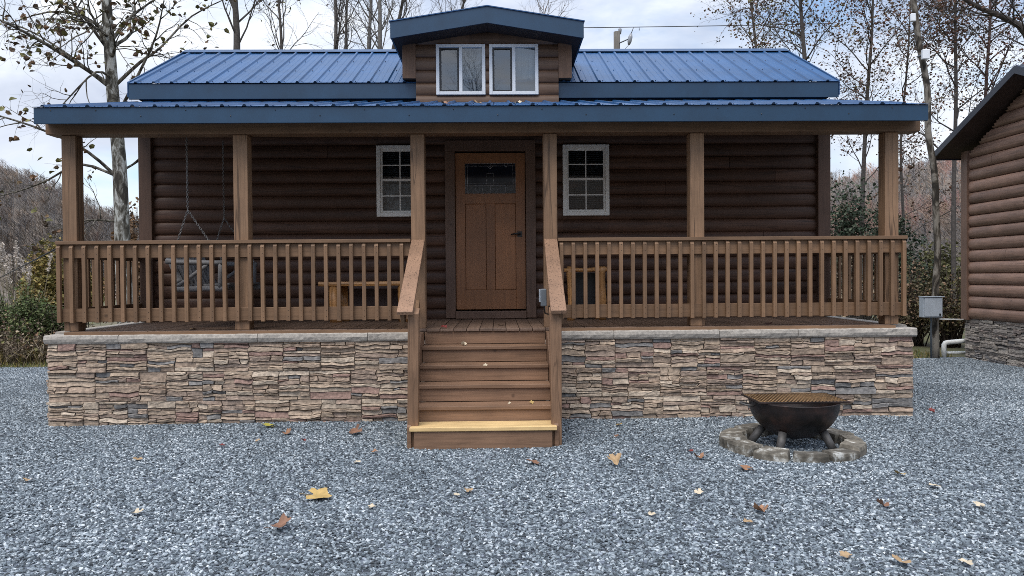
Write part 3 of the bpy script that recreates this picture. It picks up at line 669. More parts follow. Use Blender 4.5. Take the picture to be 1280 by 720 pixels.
# ribbed metal roofs
BLUE = (0.011, 0.064, 0.170)
def ribbed(x0, x1, e0, e1, pitch=0.229, col=BLUE, screws=True, flip=1):
    """sheet from eave e0=(y,z) to ridge e1=(y,z) with trapezoid ribs every pitch"""
    g = MB(); g.col = col; (ya, za), (yb, zb) = e0, e1
    d = Vector((0, yb - ya, zb - za)); Ln = d.length; d.normalize(); nrm = Vector((1, 0, 0)).cross(d); nrm = nrm if nrm.z > 0 else -nrm
    xs_ = []; x = x0
    prof = [(x0, 0)]
    x = x0 + 0.1
    while x < x1 - 0.06:
        prof += [(x - 0.024, 0), (x - 0.011, 0.020), (x + 0.011, 0.020), (x + 0.024, 0)]
        for fr in (0.33, 0.66):
            prof += [(x + pitch * fr - 0.008, 0), (x + pitch * fr, 0.003), (x + pitch * fr + 0.008, 0)] if x + pitch < x1 else []
        x += pitch
    prof.append((x1, 0)); n_ = len(prof); A = Vector((0, ya, za)); B = Vector((0, yb, zb))
    vs = [A + Vector((px_, 0, 0)) + nrm * h for px_, h in prof] + [B + Vector((px_, 0, 0)) + nrm * h for px_, h in prof]
    low = nrm * -0.004
    vs += [v + low for v in vs[:n_]]
    g.add(vs, [(i, i + 1, n_ + i + 1, n_ + i) for i in range(n_ - 1)] + [(2 * n_ + i, 2 * n_ + i + 1, i + 1, i) for i in range(n_ - 1)])
    for i in range(n_ - 1):
        if prof[i][1] == 0 and prof[i + 1][1] == 0.020: g.add([vs[i], vs[i + 1], vs[i + 2], vs[i + 3]], [(0, 1, 2, 3)], mul(col, 0.3))
    if screws:
        x = x0 + 0.1
        rws = [0.05, Ln * 0.33, Ln * 0.62, Ln - 0.08]
        while x < x1 - 0.06:
            for q in rws:
                c = A + d * q + Vector((x + 0.05, 0, 0)) + nrm * 0.001
                g.tube([c, c + nrm * 0.008], 0.007, 6, (0.012, 0.03, 0.085))
            x += pitch
    return g
RX0, RX1 = -4.735, 4.450
PRX0, PRX1 = -4.775, 4.525
part('porch_roof', ribbed(PRX0, PRX1, (7.70, 3.322), (9.72, 3.835)), 'roof', cabin)
part('porch_fascia', bx(PRX0, PRX1, 7.715, 7.74, 3.150, 3.320), 'fascia', cabin, 0.004)
for X, w in ((PRX0, 1), (PRX1 - 0.02, 1)):
    part('side_fascia', MB().prism([(X, 7.742, 3.150), (X, 7.742, 3.322), (X, 9.72, 3.825), (X, 9.72, 3.66)], (0.02, 0, 0)), 'fascia', cabin)
part('closure_strip', MB().box(PRX0 + 0.02, PRX1 - 0.02, 7.745, 7.765, 3.16, 3.328), 'fascia', cabin)
part('closure_strip', MB().box(-4.60, 4.31, 9.627, 9.64, 3.86, 4.062).box(RX0 + 0.02, -4.603, 9.627, 9.64, 3.86, 4.062).box(4.313, RX1 - 0.02, 9.627, 9.64, 3.86, 4.062), 'fascia', cabin)
sc0 = part('fascia_screw', MB().tube([(-4.6, 7.716, 3.285), (-4.6, 7.710, 3.285)], 0.006, 6), 'black', cabin)
for k in range(1, 20): dup(sc0, (0.46 * k, 0, 0.0 if k % 2 else -0.06))
EY, EZ, RY, RZ = 9.60, 4.052, 11.40, 5.005
def eave_z(y): return EZ + (y - EY) * (RZ - EZ) / (RY - EY)
part('main_roof', ribbed(RX0, RX1, (EY - 0.015, EZ + 0.004), (RY, RZ)), 'roof', cabin)
part('rear_roof', ribbed(RX0, RX1, (2 * RY - EY, EZ), (RY, RZ), screws=False), 'roof', cabin)
g = MB(); g.col = mul(BLUE, 0.75)
for sg in (-1, 1): g.prism([(RX0 - 0.01, RY, RZ + 0.032), (RX0 - 0.01, RY + sg * 0.15, RZ - 0.048), (RX0 - 0.01, RY + sg * 0.15, RZ - 0.054), (RX0 - 0.01, RY, RZ + 0.026)], (RX1 - RX0 + 0.02, 0, 0))
part('ridge_cap', g, 'roof', cabin)
for (a, b_) in ((RX0, -1.045), (0.785, RX1)): part('eave_fascia', bx(a, b_, EY, EY + 0.025, 3.852, EZ - 0.004), 'fascia', cabin, 0.004)
for X in (RX0 - 0.012, RX1 - 0.010):
    g = MB(); g.col = mul(BLUE, 0.8)
    for sg in (1, -1):
        pts = [(X, RY - sg * (RY - EY), EZ - 0.17), (X, RY, RZ - 0.17), (X, RY, RZ + 0.024), (X, RY - sg * (RY - EY), EZ + 0.024)]
        g.prism(pts, (0.022, 0, 0))
    part('rake_trim', g, 'roof', cabin)
part('wall_flashing', bx(-4.60, 4.31, 9.70, 9.72, 3.80, 3.90), 'fascia', cabin)

# dormer
GX0, GX1, GY = -1.215, 0.955, 9.56
gc = (GX0 + GX1) / 2
zl = lambda x: 4.672 - abs(x - gc) * 0.163            # underside of the dormer roof
DW = [(-0.785, -0.155), (-0.105, 0.525)]; wz0, wz1 = 3.877, 4.522
g = MB(); fd = lambda u, z, d: (u, GY - d, z)
lobes(g, -1.045, 0.785, 3.715, wz0, fd, 0.170, 3.71, 0.036)
for a, b_ in ((-1.045, -0.785), (-0.155, -0.105), (0.525, 0.785)): lobes(g, a, b_, wz0, wz1, fd, 0.163, 3.871, 0.036)
nsl = 24
for k in range(nsl):
    a = -1.045 + 1.83 * k / nsl; b_ = a + 1.83 / nsl; lobes(g, a, b_, wz1, min(zl(a), zl(b_)) + 0.03, fd, 0.163, 3.871, 0.036)
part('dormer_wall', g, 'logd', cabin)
for a in (GX0, 0.785): part('dormer_corner_board', bx(a, a + 0.17, GY - 0.045, GY + 0.09, EZ + 0.035, zl(GX0 + 0.1) + 0.02), 'logd_z', cabin, 0.005)
for X, s in ((GX0 + 0.02, -1), (GX1 - 0.02, 1)):
    part('dormer_cheek', MB().prism([(X, GY + 0.09, EZ + 0.03), (X, 11.0, eave_z(11.0)), (X, 11.0, 4.55), (X, GY + 0.09, 4.55)], (0.02 * s, 0, 0)), 'logd', cabin)
for (a, b_) in DW:
    yw = GY - 0.055
    xm = (a + b_) / 2; w = part('dormer_window', MB().box(a, a + 0.042, yw, GY + 0.05, wz0, wz1).box(b_ - 0.042, b_, yw, GY + 0.05, wz0, wz1).box(a + 0.042, b_ - 0.042, yw, GY + 0.05, wz1 - 0.042, wz1).box(a + 0.042, b_ - 0.042, yw, GY + 0.05, wz0, wz0 + 0.042), 'white', cabin, 0.004)
    part('window_screen_frame', MB().box(a + 0.043, a + 0.066, yw + 0.022, yw + 0.05, wz0 + 0.043, wz1 - 0.043).box(xm - 0.045, xm - 0.022, yw + 0.022, yw + 0.05, wz0 + 0.043, wz1 - 0.043).box(a + 0.066, xm - 0.045, yw + 0.022, yw + 0.05, wz0 + 0.043, wz0 + 0.063).box(a + 0.066, xm - 0.045, yw + 0.022, yw + 0.05, wz1 - 0.063, wz1 - 0.043), 'black', w)
    part('mullion', bx(xm - 0.021, xm + 0.021, yw + 0.004, GY + 0.04, wz0 + 0.042, wz1 - 0.042), 'white', w, 0.003)
    part('pane', sheet_xz(a + 0.044, xm - 0.022, yw + 0.040, wz0 + 0.044, wz1 - 0.044), 'glassd', w)
    part('pane', sheet_xz(xm + 0.022, b_ - 0.044, yw + 0.030, wz0 + 0.044, wz1 - 0.044), 'glassd', w)
    for (p, q, yy, mt) in ((a + 0.04, xm - 0.01, GY + 0.22, 'blind'), (xm + 0.01, b_ - 0.04, GY + 0.14, 'curtain')):
        s = MB(); nu = 30; vs = []
        for j in range(2):
            for i in range(nu + 1): vs.append((p + (q - p) * i / nu, yy + 0.015 * math.sin(i * 0.9), wz0 + 0.02 + (wz1 - wz0 - 0.04) * j))
        s.add(vs, [(i, i + 1, nu + 2 + i, nu + 1 + i) for i in range(nu)], sm=True); part('curtain', s, mt, w)
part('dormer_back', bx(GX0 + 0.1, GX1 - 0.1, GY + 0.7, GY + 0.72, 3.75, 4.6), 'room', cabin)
# dormer roof, fascia boards
ex0, ex1, fy = -1.312, 1.068, 9.14
apx = (ex0 + ex1) / 2; aT, eT = 4.868, 4.678
g = MB(); g.col = BLUE
for s, ex in ((-1, ex0), (1, ex1)):
    g.prism([(apx, fy - 0.012, aT + 0.012), (ex + s * 0.012, fy - 0.012, eT + 0.012), (ex + s * 0.012, fy - 0.012, eT), (apx, fy - 0.012, aT)], (0, 11.35 - fy, 0))
part('dormer_roof', g, 'roof', cabin)
g = MB()
for s, ex in ((-1, ex0), (1, ex1)):
    g.prism([(apx, fy, aT - 0.002), (ex, fy, eT - 0.002), (ex, fy, eT - 0.200), (apx, fy, aT - 0.200)], (0, 0.022, 0))
    g.prism([(ex, fy + 0.024, eT - 0.002), (ex, 11.0, eT - 0.002), (ex, 11.0, eT - 0.19), (ex, fy + 0.024, eT - 0.19)], (-s * 0.02, 0, 0))
part('dormer_fascia', g, 'fascia', cabin)
g = MB()
for s, ex in ((-1, ex0 + 0.022), (1, ex1 - 0.022)):
    g.prism([(apx, fy + 0.024, aT - 0.185), (ex, fy + 0.024, eT - 0.185), (ex, fy + 0.024, eT - 0.165), (apx, fy + 0.024, aT - 0.165)], (0, 1.9, 0))
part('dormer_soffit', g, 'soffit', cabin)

# railings of the porch
def front_rail(x0, x1, bxs):
    r_ = part('railing', bx(x0, x1, 7.925, 8.062, 1.917, 1.955), 'paint_x', cabin, 0.004)
    part('top_rail', bx(x0 + 0.012, x1 - 0.005, 7.966, 7.999, 1.772, 1.915), 'paint_x', r_, 0.004)
    part('bottom_rail', bx(x0 + 0.012, x1 - 0.005, 7.966, 7.999, 1.092, 1.234), 'paint_x', r_, 0.004)
    bal = None
    for X in bxs:
        if bal is None:
            bm_ = MB(); a, b_ = X - 0.0195, X + 0.0195
            bm_.prism([(a, 7.926, 1.086), (a, 7.9645, 1.086), (a, 7.9645, 1.914), (a, 7.946, 1.914), (a, 7.926, 1.885)], (0.039, 0, 0))
            for zz in (1.13, 1.195, 1.81, 1.875): bm_.tube([(X + 0.004, 7.927, zz), (X + 0.004, 7.9245, zz)], 0.0042, 6, (0.12, 0.12, 0.12))
            bal = part('baluster', bm_, 'paint_z', r_, 0.003); X0 = X
        else: dup(bal, (X - X0, 0, rng.uniform(-0.004, 0.004)))
    return r_
rng = random.Random(3)
front_rail(-4.705, -0.947, [-4.678 + 0.1347 * k for k in range(28)])
front_rail(0.638, 4.425, [0.673 + 0.1282 * k for k in range(30)])
def side_rail(X, sg):
    r_ = part('railing', bx(X - 0.069, X + 0.069, 8.152, 9.66, 1.917, 1.955), 'paint_y', cabin, 0.004)
    a, b_ = sorted((X + sg * 0.03, X + sg * 0.062))
    part('top_rail', bx(a, b_, 8.152, 9.66, 1.772, 1.915), 'paint_y', r_, 0.004)
    part('bottom_rail', bx(a, b_, 8.152, 9.66, 1.092, 1.234), 'paint_y', r_, 0.004)
    a, b_ = sorted((X + sg * 0.064, X + sg * 0.102)); bal = None
    for k in range(11):
        Y = 8.24 + 0.134 * k
        if bal is None: bal = part('baluster', bx(a, b_, Y - 0.019, Y + 0.019, 1.086, 1.914), 'paint_z', r_, 0.004)
        else: dup(bal, (0, 0.134 * k, 0))
side_rail(-4.60, -1); side_rail(4.30, 1)

# ------------------------------------------------------------------ porch stairs
st = thing('porch_stairs', 'brown wooden stairs with handrails and one new yellow bottom tread', 'stairs', (-0.155, 7.2, 0))
rise, run = 0.164, 0.245
tx0, tx1 = -0.80, 0.490
for k in range(1, 5):
    z = DZ - rise * k; y = 7.872 - run * k
    t_ = part('tread', MB().box(tx0, tx1, y, y + 0.128, z - 0.036, z).box(tx0, tx1, y + 0.133, y + 0.262, z - 0.036, z - 0.001), 'step', st, 0.005)
for k in range(0, 5):
    z = DZ - rise * k; y = 7.872 - run * k
    part('riser', bx(tx0 + 0.002, tx1 - 0.002, y + 0.022, y + 0.058, z - rise + 0.003, z - (0.038 if k else 0.032)), 'step', st, 0.003)
y5 = 7.872 - run * 5
part('tread', bx(-0.815, 0.512, y5 - 0.03, y5 + 0.25, 0.156, 0.194), 'pine', st, 0.006)['label'] = 'new yellow pine bottom tread'
part('riser', bx(-0.775, 0.470, y5 - 0.012, y5 + 0.04, -0.03, 0.154), 'step', st, 0.004)
part('base_block', bx(-0.765, 0.462, y5 + 0.045, y5 + 0.24, -0.05, 0.15), 'trim', st)
for (xo, xi, s) in ((-0.842, -0.803, -1), (0.492, 0.531, 1)):
    yb, zb = 6.70, 0.0
    part('stringer', MB().prism([(xo, 7.87, 0.72), (xo, 7.87, DZ - 0.03), (xo, 7.62, DZ - 0.03), (xo, y5 + 0.02, 0.19), (xo, y5 + 0.02, -0.02), (xo, y5 + 0.33, -0.02)], (0.039, 0, 0)), 'step', st, 0.004)
    c = (xo + 0.020)
    top = Vector((-0.868 if s < 0 else 0.560, 7.985, 1.932)); bot = Vector((-0.838 if s < 0 else 0.528, 6.56, 1.222))
    hr = part('handrail', MB().beam(top, bot, 0.142, 0.038), 'handrail', st, 0.006)
    dv = (bot - top); off = Vector((0.028 * s, 0, -0.092)); off2 = Vector((0.0, 0, -0.70))
    part('sub_rail', MB().beam(top + off, bot + off - dv * 0.05, 0.037, 0.135), 'paint_y', hr, 0.004)
    part('lower_rail', MB().beam(top + dv * 0.04 + Vector((0.0, 0, -0.66)), bot - dv * 0.21 + Vector((-s * 0.012, 0, -0.69)), 0.037, 0.135), 'paint_y', hr, 0.004)
    xa = (-0.832, -0.742) if s < 0 else (0.420, 0.510)
    xb = (-0.884, -0.800) if s < 0 else (0.470, 0.555)
    xb = (-0.845, -0.748) if s < 0 else (0.470, 0.560)
    xt = (-0.820, -0.722) if s < 0 else (0.452, 0.560)
    # newel post, a little out of plumb
    n0 = [(xb[0], 6.70, -0.02), (xb[1], 6.70, -0.02), (xb[1], 6.80, -0.02), (xb[0], 6.80, -0.02)]
    n1_ = [(xt[0], 6.63, 1.215), (xt[1], 6.63, 1.215), (xt[1], 6.73, 1.262), (xt[0], 6.73, 1.262)]
    part('newel_post', MB().add(n0 + n1_, [(3, 2, 1, 0), (4, 5, 6, 7), (0, 1, 5, 4), (1, 2, 6, 5), (2, 3, 7, 6), (3, 0, 4, 7)], sm=False), 'newel', st, 0.005)

# outlet box on the right handrail
g = MB().box(0.405, 0.462, 7.18, 7.30, 1.25, 1.42)
ob = part('outlet_box', g, 'conduit', None, 0.008); tag(ob, 'small grey outlet box on the inner side of the right stair rail', 'outlet box')
part('box_cover', bx(0.392, 0.404, 7.185, 7.295, 1.29, 1.415), 'box', ob, 0.004)
part('cable', MB().tube([(0.44, 7.25, 1.25), (0.45, 7.27, 1.18), (0.50, 7.35, 1.16), (0.505, 7.5, 1.24)], 0.008, 6), 'black', ob)

# ------------------------------------------------------------------ porch swing
def wig(a, b_, n_, amp, rg): 
    a = Vector(a); b_ = Vector(b_); return [a.lerp(b_, i / n_) + Vector((rg.uniform(-amp, amp), rg.uniform(-amp, amp), rg.uniform(-amp, amp))) for i in range(n_ + 1)]
rg = random.Random(8)
sw = thing('porch_swing', 'weathered grey log porch swing hanging on chains at the left end of the porch', 'porch swing', (-3.45, 8.95, 1.40))
g = MB()
for k in range(5): X = -3.56 + 0.105 * k; g.box(X, X + 0.09, 8.42, 9.48, 1.455 + 0.004 * k, 1.478 + 0.004 * k)
part('seat', g, 'grey_y', sw, 0.004)
g = MB()
for k in range(9):
    Y = 8.46 + 0.12 * k; g.beam((-3.60, Y, 1.46), (-3.80 + rg.uniform(-0.01, 0.01), Y + rg.uniform(-0.03, 0.03), 1.93), 0.075, 0.022, (0, 1, 0))
g.tube(wig((-3.80, 8.36, 1.94), (-3.80, 9.54, 1.94), 6, 0.008, rg), 0.03, 8); g.tube(wig((-3.63, 8.40, 1.52), (-3.63, 9.52, 1.52), 5, 0.006, rg), 0.025, 8)
part('backrest', g, 'grey_z', sw)
for Y in (8.38, 9.52):
    part('armrest', MB().tube(wig((-3.74, Y, 1.74), (-3.10, Y, 1.72), 5, 0.006, rg), 0.03, 8), 'grey_x', sw)
    part('arm_post', MB().tube(wig((-3.14, Y, 1.40), (-3.13, Y, 1.72), 3, 0.004, rg), 0.028, 8), 'grey_z', sw)
    part('side_frame', MB().tube(wig((-3.66, Y, 1.43), (-3.06, Y, 1.43), 4, 0.004, rg), 0.032, 8).tube(wig((-3.62, Y, 1.46), (-3.28, Y, 1.70), 3, 0.004, rg), 0.022, 8), 'grey_x', sw)
def chain(mb, a, b_, link=0.034, r_=0.0042):
    a = Vector(a); b_ = Vector(b_); d = b_ - a; n_ = max(1, int(d.length / (link * 0.76))); d.normalize(); u = d.orthogonal().normalized(); w = d.cross(u)
    for i in range(n_):
        c = a.lerp(b_, (i + 0.5) / n_); s_ = u if i % 2 else w
        mb.tube([c + d * (link / 2 * math.cos(t_)) + s_ * (link * 0.30 * math.sin(t_)) for t_ in [2 * PI * q / 8 for q in range(9)]], r_, 4, cap=False)
for Y in (8.40, 9.50):
    g = MB(); chain(g, (-3.50, Y, 3.30), (-3.50, Y, 2.32)); chain(g, (-3.50, Y, 2.32), (-3.70, Y, 1.72)); chain(g, (-3.50, Y, 2.32), (-3.10, Y, 1.72))
    part('chain', g, 'chain', sw)

# ------------------------------------------------------------------ rustic bench and side table
rg = random.Random(4)
b_ = thing('rustic_bench', 'varnished live-edge plank bench with split log legs left of the door', 'bench', (-1.62, 9.35, DZ))
g = MB(); nu = 24; vs = []
for i in range(nu + 1):
    x = -2.235 + 1.26 * i / nu; e0 = 9.17 + 0.018 * mnoise.noise(Vector((x * 6, 1, 0))); e1 = 9.52 + 0.018 * mnoise.noise(Vector((x * 6, 7, 0)))
    h = 0.006 * mnoise.noise(Vector((x * 5, 3, 3)))
    vs += [(x, e0 + 0.012, 1.440 + h), (x, e0, 1.465 + h), (x, e0 + 0.014, 1.494 + h), (x, e1, 1.494 + h), (x, e1, 1.440 + h)]
g.add(vs, [(i * 5 + q, (i + 1) * 5 + q, (i + 1) * 5 + (q + 1) % 5, i * 5 + (q + 1) % 5) for i in range(nu) for q in range(5)] + [(0, 1, 2, 3, 4), tuple(range(nu * 5 + 4, nu * 5 - 1, -1))])
part('seat', g, 'rustic_x', b_)
for X in (-2.055, -1.20):
    part('leg', MB().tube([(X + 0.02, 9.24, DZ), (X + 0.006, 9.24, 1.2), (X - 0.006, 9.24, 1.442)], [0.075, 0.066, 0.06], 10), 'rustic_z', b_)
    part('leg', MB().tube([(X + 0.10, 9.46, DZ), (X + 0.09, 9.46, 1.2), (X + 0.08, 9.46, 1.442)], [0.055, 0.05, 0.05], 10), 'rustic_z', b_)
part('leg_shadow_board', MB().box(-2.02, -1.14, 9.44, 9.47, 1.10, 1.40), 'soffit', b_)  # dark board standing for the shadow between the bench legs
tb = thing('rustic_side_table', 'small rustic log side table with a knotty leg right of the door', 'side table', (1.11, 9.36, DZ))
g = MB(); g.tube(wig((0.82, 9.25, 1.618), (1.40, 9.25, 1.622), 8, 0.006, rg), 0.026, 8); g.box(0.86, 1.36, 9.25, 9.52, 1.605, 1.64)
part('tabletop', g, 'rustic_x', tb)
for X, Y, r_ in ((0.895, 9.26, 0.042), (1.295, 9.26, 0.05), (0.92, 9.5, 0.04), (1.28, 9.5, 0.04)):
    pts = wig((X, Y, DZ), (X, Y, 1.665 if Y < 9.4 else 1.605), 8, 0.007, rg); pts[0].z = DZ
    part('leg', MB().tube(pts, [r_ * rg.uniform(0.8, 1.2) for _ in pts], 9), 'rustic_z', tb)
part('leg_shadow_panel', bx(0.95, 1.25, 9.50, 9.52, 1.06, 1.58), 'black', tb)  # black panel added as the shadow behind the table legs

# ------------------------------------------------------------------ fire pit
FX, FY = 2.645, 6.60
rg = random.Random(21)
words = ['mossy stone ring block at the right rear, next to the gravel and wall side', 'mossy stone ring block at the rear right, behind the bowl', 'mossy stone ring block straight behind the bowl, mostly hidden', 'mossy stone ring block at the rear left, behind the bowl',
         'stone ring block at the far left with a pale top', 'brown stone ring block left of the bowl', 'stone ring block at the left front beside the front leg', 'broad dark stone ring block in front of the left front leg',
         'pale chipped stone ring block at the very front of the ring', 'pale chipped stone ring block at the front, right of centre', 'small stone ring block at the right front corner', 'brown stone ring block to the right of the bowl']
nb = 12
block_objs = []
for k in range(nb):
    a0 = 2 * PI * (k + 0.045 + rg.uniform(0, 0.04) + 0.25) / nb; a1 = 2 * PI * (k + 0.965 - rg.uniform(0, 0.03) + 0.25) / nb
    g = MB(); tlt = rg.uniform(-0.10, 0.10); na, nr, nh = 5, 4, 4; ro, ri_, h = 0.618 + rg.uniform(-0.025, 0.025), 0.430 + rg.uniform(-0.02, 0.02), 0.076 + rg.uniform(-0.018, 0.016)
    s_ = rg.random() * 60; vs = {}; idx = []
    def bp_(i, j, k_):
        a = a0 + (a1 - a0) * i / na; r_ = ri_ + (ro - ri_) * j / nr; z = -0.02 + (h + 0.02 + tlt * (r_ - 0.52)) * k_ / nh
        ins = 0.007
        if k_ == nh: r_ += ins * (1 if j == 0 else -1 if j == nr else 0); a += ins / 0.6 * (1 if i == 0 else -1 if i == na else 0)
        v = Vector((FX - 0.02 + r_ * math.cos(a), FY - 0.02 + r_ * math.sin(a), z))
        return v + Vector((mnoise.noise(v * 11 + Vector((s_, 0, 0))), mnoise.noise(v * 11 + Vector((0, s_, 0))), mnoise.noise(v * 9 + Vector((0, 0, s_))))) * 0.010
    def face(fn, n1_, n2_):
        base = len(g.v); g.add([fn(i, j) for j in range(n2_ + 1) for i in range(n1_ + 1)], [(j * (n1_ + 1) + i, j * (n1_ + 1) + i + 1, (j + 1) * (n1_ + 1) + i + 1, (j + 1) * (n1_ + 1) + i) for j in range(n2_) for i in range(n1_)])
    face(lambda i, j: bp_(i, j, nh), na, nr); face(lambda i, j: bp_(na - i, 0, j), na, nh); face(lambda i, j: bp_(i, nr, j), na, nh); face(lambda i, j: bp_(0, i, j), nr, nh); face(lambda i, j: bp_(na, nr - i, j), nr, nh)
    tag(part('ring_block', g, 'block'), words[k], 'stone block', 'stone blocks ringing the fire bowl')
fb = thing('fire_bowl', 'rusty sooty steel fire bowl on pipe legs inside a ring of stone blocks', 'fire bowl', (FX, FY, 0))
prof = []
Rb = 0.388
for k in range(15):
    a = -PI / 2 + (PI / 2) * k / 14; prof.append((max(0.001, Rb * math.cos(a)), 0.405 + 0.335 * math.sin(a)))
prof += [(Rb + 0.004, 0.412), (Rb - 0.006, 0.415)]
for k in range(14, -1, -1):
    a = -PI / 2 + (PI / 2) * k / 14; prof.append((max(0.001, (Rb - 0.01) * math.cos(a)), 0.405 + 0.322 * math.sin(a)))
part('bowl', MB().lathe(prof, (FX, FY, 0), 48), 'bowl', fb, origin=(FX, FY, 0))
for (ang, r0, r1) in ((-42, 0.26, 0.38), (-131, 0.27, 0.38), (168, 0.27, 0.42), (58, 0.27, 0.40)):
    ca, sa = math.cos(R(ang)), math.sin(R(ang))
    part('leg', MB().tube([(FX + r0 * ca, FY + r0 * sa, 0.16), (FX + r1 * 0.92 * ca, FY + r1 * 0.92 * sa, 0.0)], 0.036, 14), 'legsteel', fb)
g = MB(); hxp = [(FX - 0.385, FY - 0.06, 0.372), (FX - 0.455, FY - 0.075, 0.385), (FX - 0.485, FY - 0.0, 0.39), (FX - 0.455, FY + 0.075, 0.385), (FX - 0.385, FY + 0.06, 0.372)]
part('handle', g.tube(hxp, 0.009, 6), 'legsteel', fb)
gr = thing('fire_grate', 'rusty brown wire cooking grate lying across the fire bowl', 'grate', (2.655, 6.62, 0.42))
gx0, gx1, gy0, gy1, gzz = 2.255, 3.055, 6.37, 6.87, 0.432
part('grate_frame', MB().box(gx0, gx1, gy0, gy0 + 0.016, gzz - 0.016, gzz).box(gx0, gx1, gy1 - 0.016, gy1, gzz - 0.016, gzz).box(gx0, gx0 + 0.016, gy0 + 0.016, gy1 - 0.016, gzz - 0.016, gzz).box(gx1 - 0.016, gx1, gy0 + 0.016, gy1 - 0.016, gzz - 0.016, gzz), 'bowl', gr, 0.002)
g = MB()
for k in range(1, 26): X = gx0 + 0.8 * k / 26; g.tube([(X, gy0 + 0.01, gzz - 0.004), (X, gy1 - 0.01, gzz - 0.004)], 0.0048, 4)
for k in range(1, 9): Y = gy0 + 0.5 * k / 9; g.tube([(gx0 + 0.01, Y, gzz - 0.0005), (gx1 - 0.01, Y, gzz - 0.0005)], 0.0032, 4)
part('grate_mesh', g, 'rust', gr)

# ------------------------------------------------------------------ fallen leaves
def leaf_mesh(rg, size, col, curl):
    out_ = []; n_ = 30
    for k in range(n_):
        a = 2 * PI * k / n_; lob = 0.62 + 0.38 * abs(math.cos(2.5 * (a - PI / 2))) ** 0.8; jag = 1 + 0.08 * math.sin(k * 2.4 + 1)
        if abs((a - 1.5 * PI)) < 0.25: lob *= 0.55
        out_.append((a, lob * jag))
    ph = rg.random() * 6.28; cu = rg.uniform(0.6, 1.2) * curl
    vs = [Vector((0, 0, 0.0))]
    for ring in (0.5, 1.0):
        for a, r_ in out_:
            x, y = math.cos(a) * r_ * ring, math.sin(a) * r_ * ring
            z = cu * (0.35 * (x * math.cos(ph) + y * math.sin(ph)) ** 2 + 0.10 * ring * math.sin(3 * a + ph) + 0.12 * abs(x))
            vs.append(Vector((x * (1 - 0.2 * cu), y * (1 - 0.2 * cu), z)))
    fs = [(0, 1 + k, 1 + (k + 1) % n_) for k in range(n_)] + [(1 + k, 1 + n_ + k, 1 + n_ + (k + 1) % n_, 1 + (k + 1) % n_) for k in range(n_)]
    tl = 0.06 + 0.30 * min(1, curl / 1.2); rot = Euler((rg.uniform(-tl, tl) + (0.22 if curl > 0.9 else 0.04), rg.uniform(-tl, tl), 0)).to_matrix() @ Matrix.Rotation(rg.random() * 6.28, 3, 'Z')
    vs = [rot @ v * (size / 2) for v in vs]; zm = min(v.z for v in vs)
    g = MB(); g.add([(v.x, v.y, v.z - zm) for v in vs], fs, col, True)
    st_ = [rot @ Vector((0, -0.5, 0)) * size / 2, rot @ Vector((0.1, -1.3, 0.05)) * size / 2]
    g.tube([(q.x, q.y, max(0.002, q.z - zm)) for q in st_], size * 0.012, 4, tuple(c * 0.7 for c in col)); return g
YEL, TAN, BRN, RED, PALE, DRK, ORG = (0.40, 0.27, 0.095), (0.34, 0.23, 0.125), (0.19, 0.10, 0.062), (0.16, 0.03, 0.025), (0.50, 0.42, 0.30), (0.075, 0.035, 0.025), (0.255, 0.135, 0.075)
GRY = (0.36, 0.32, 0.06)
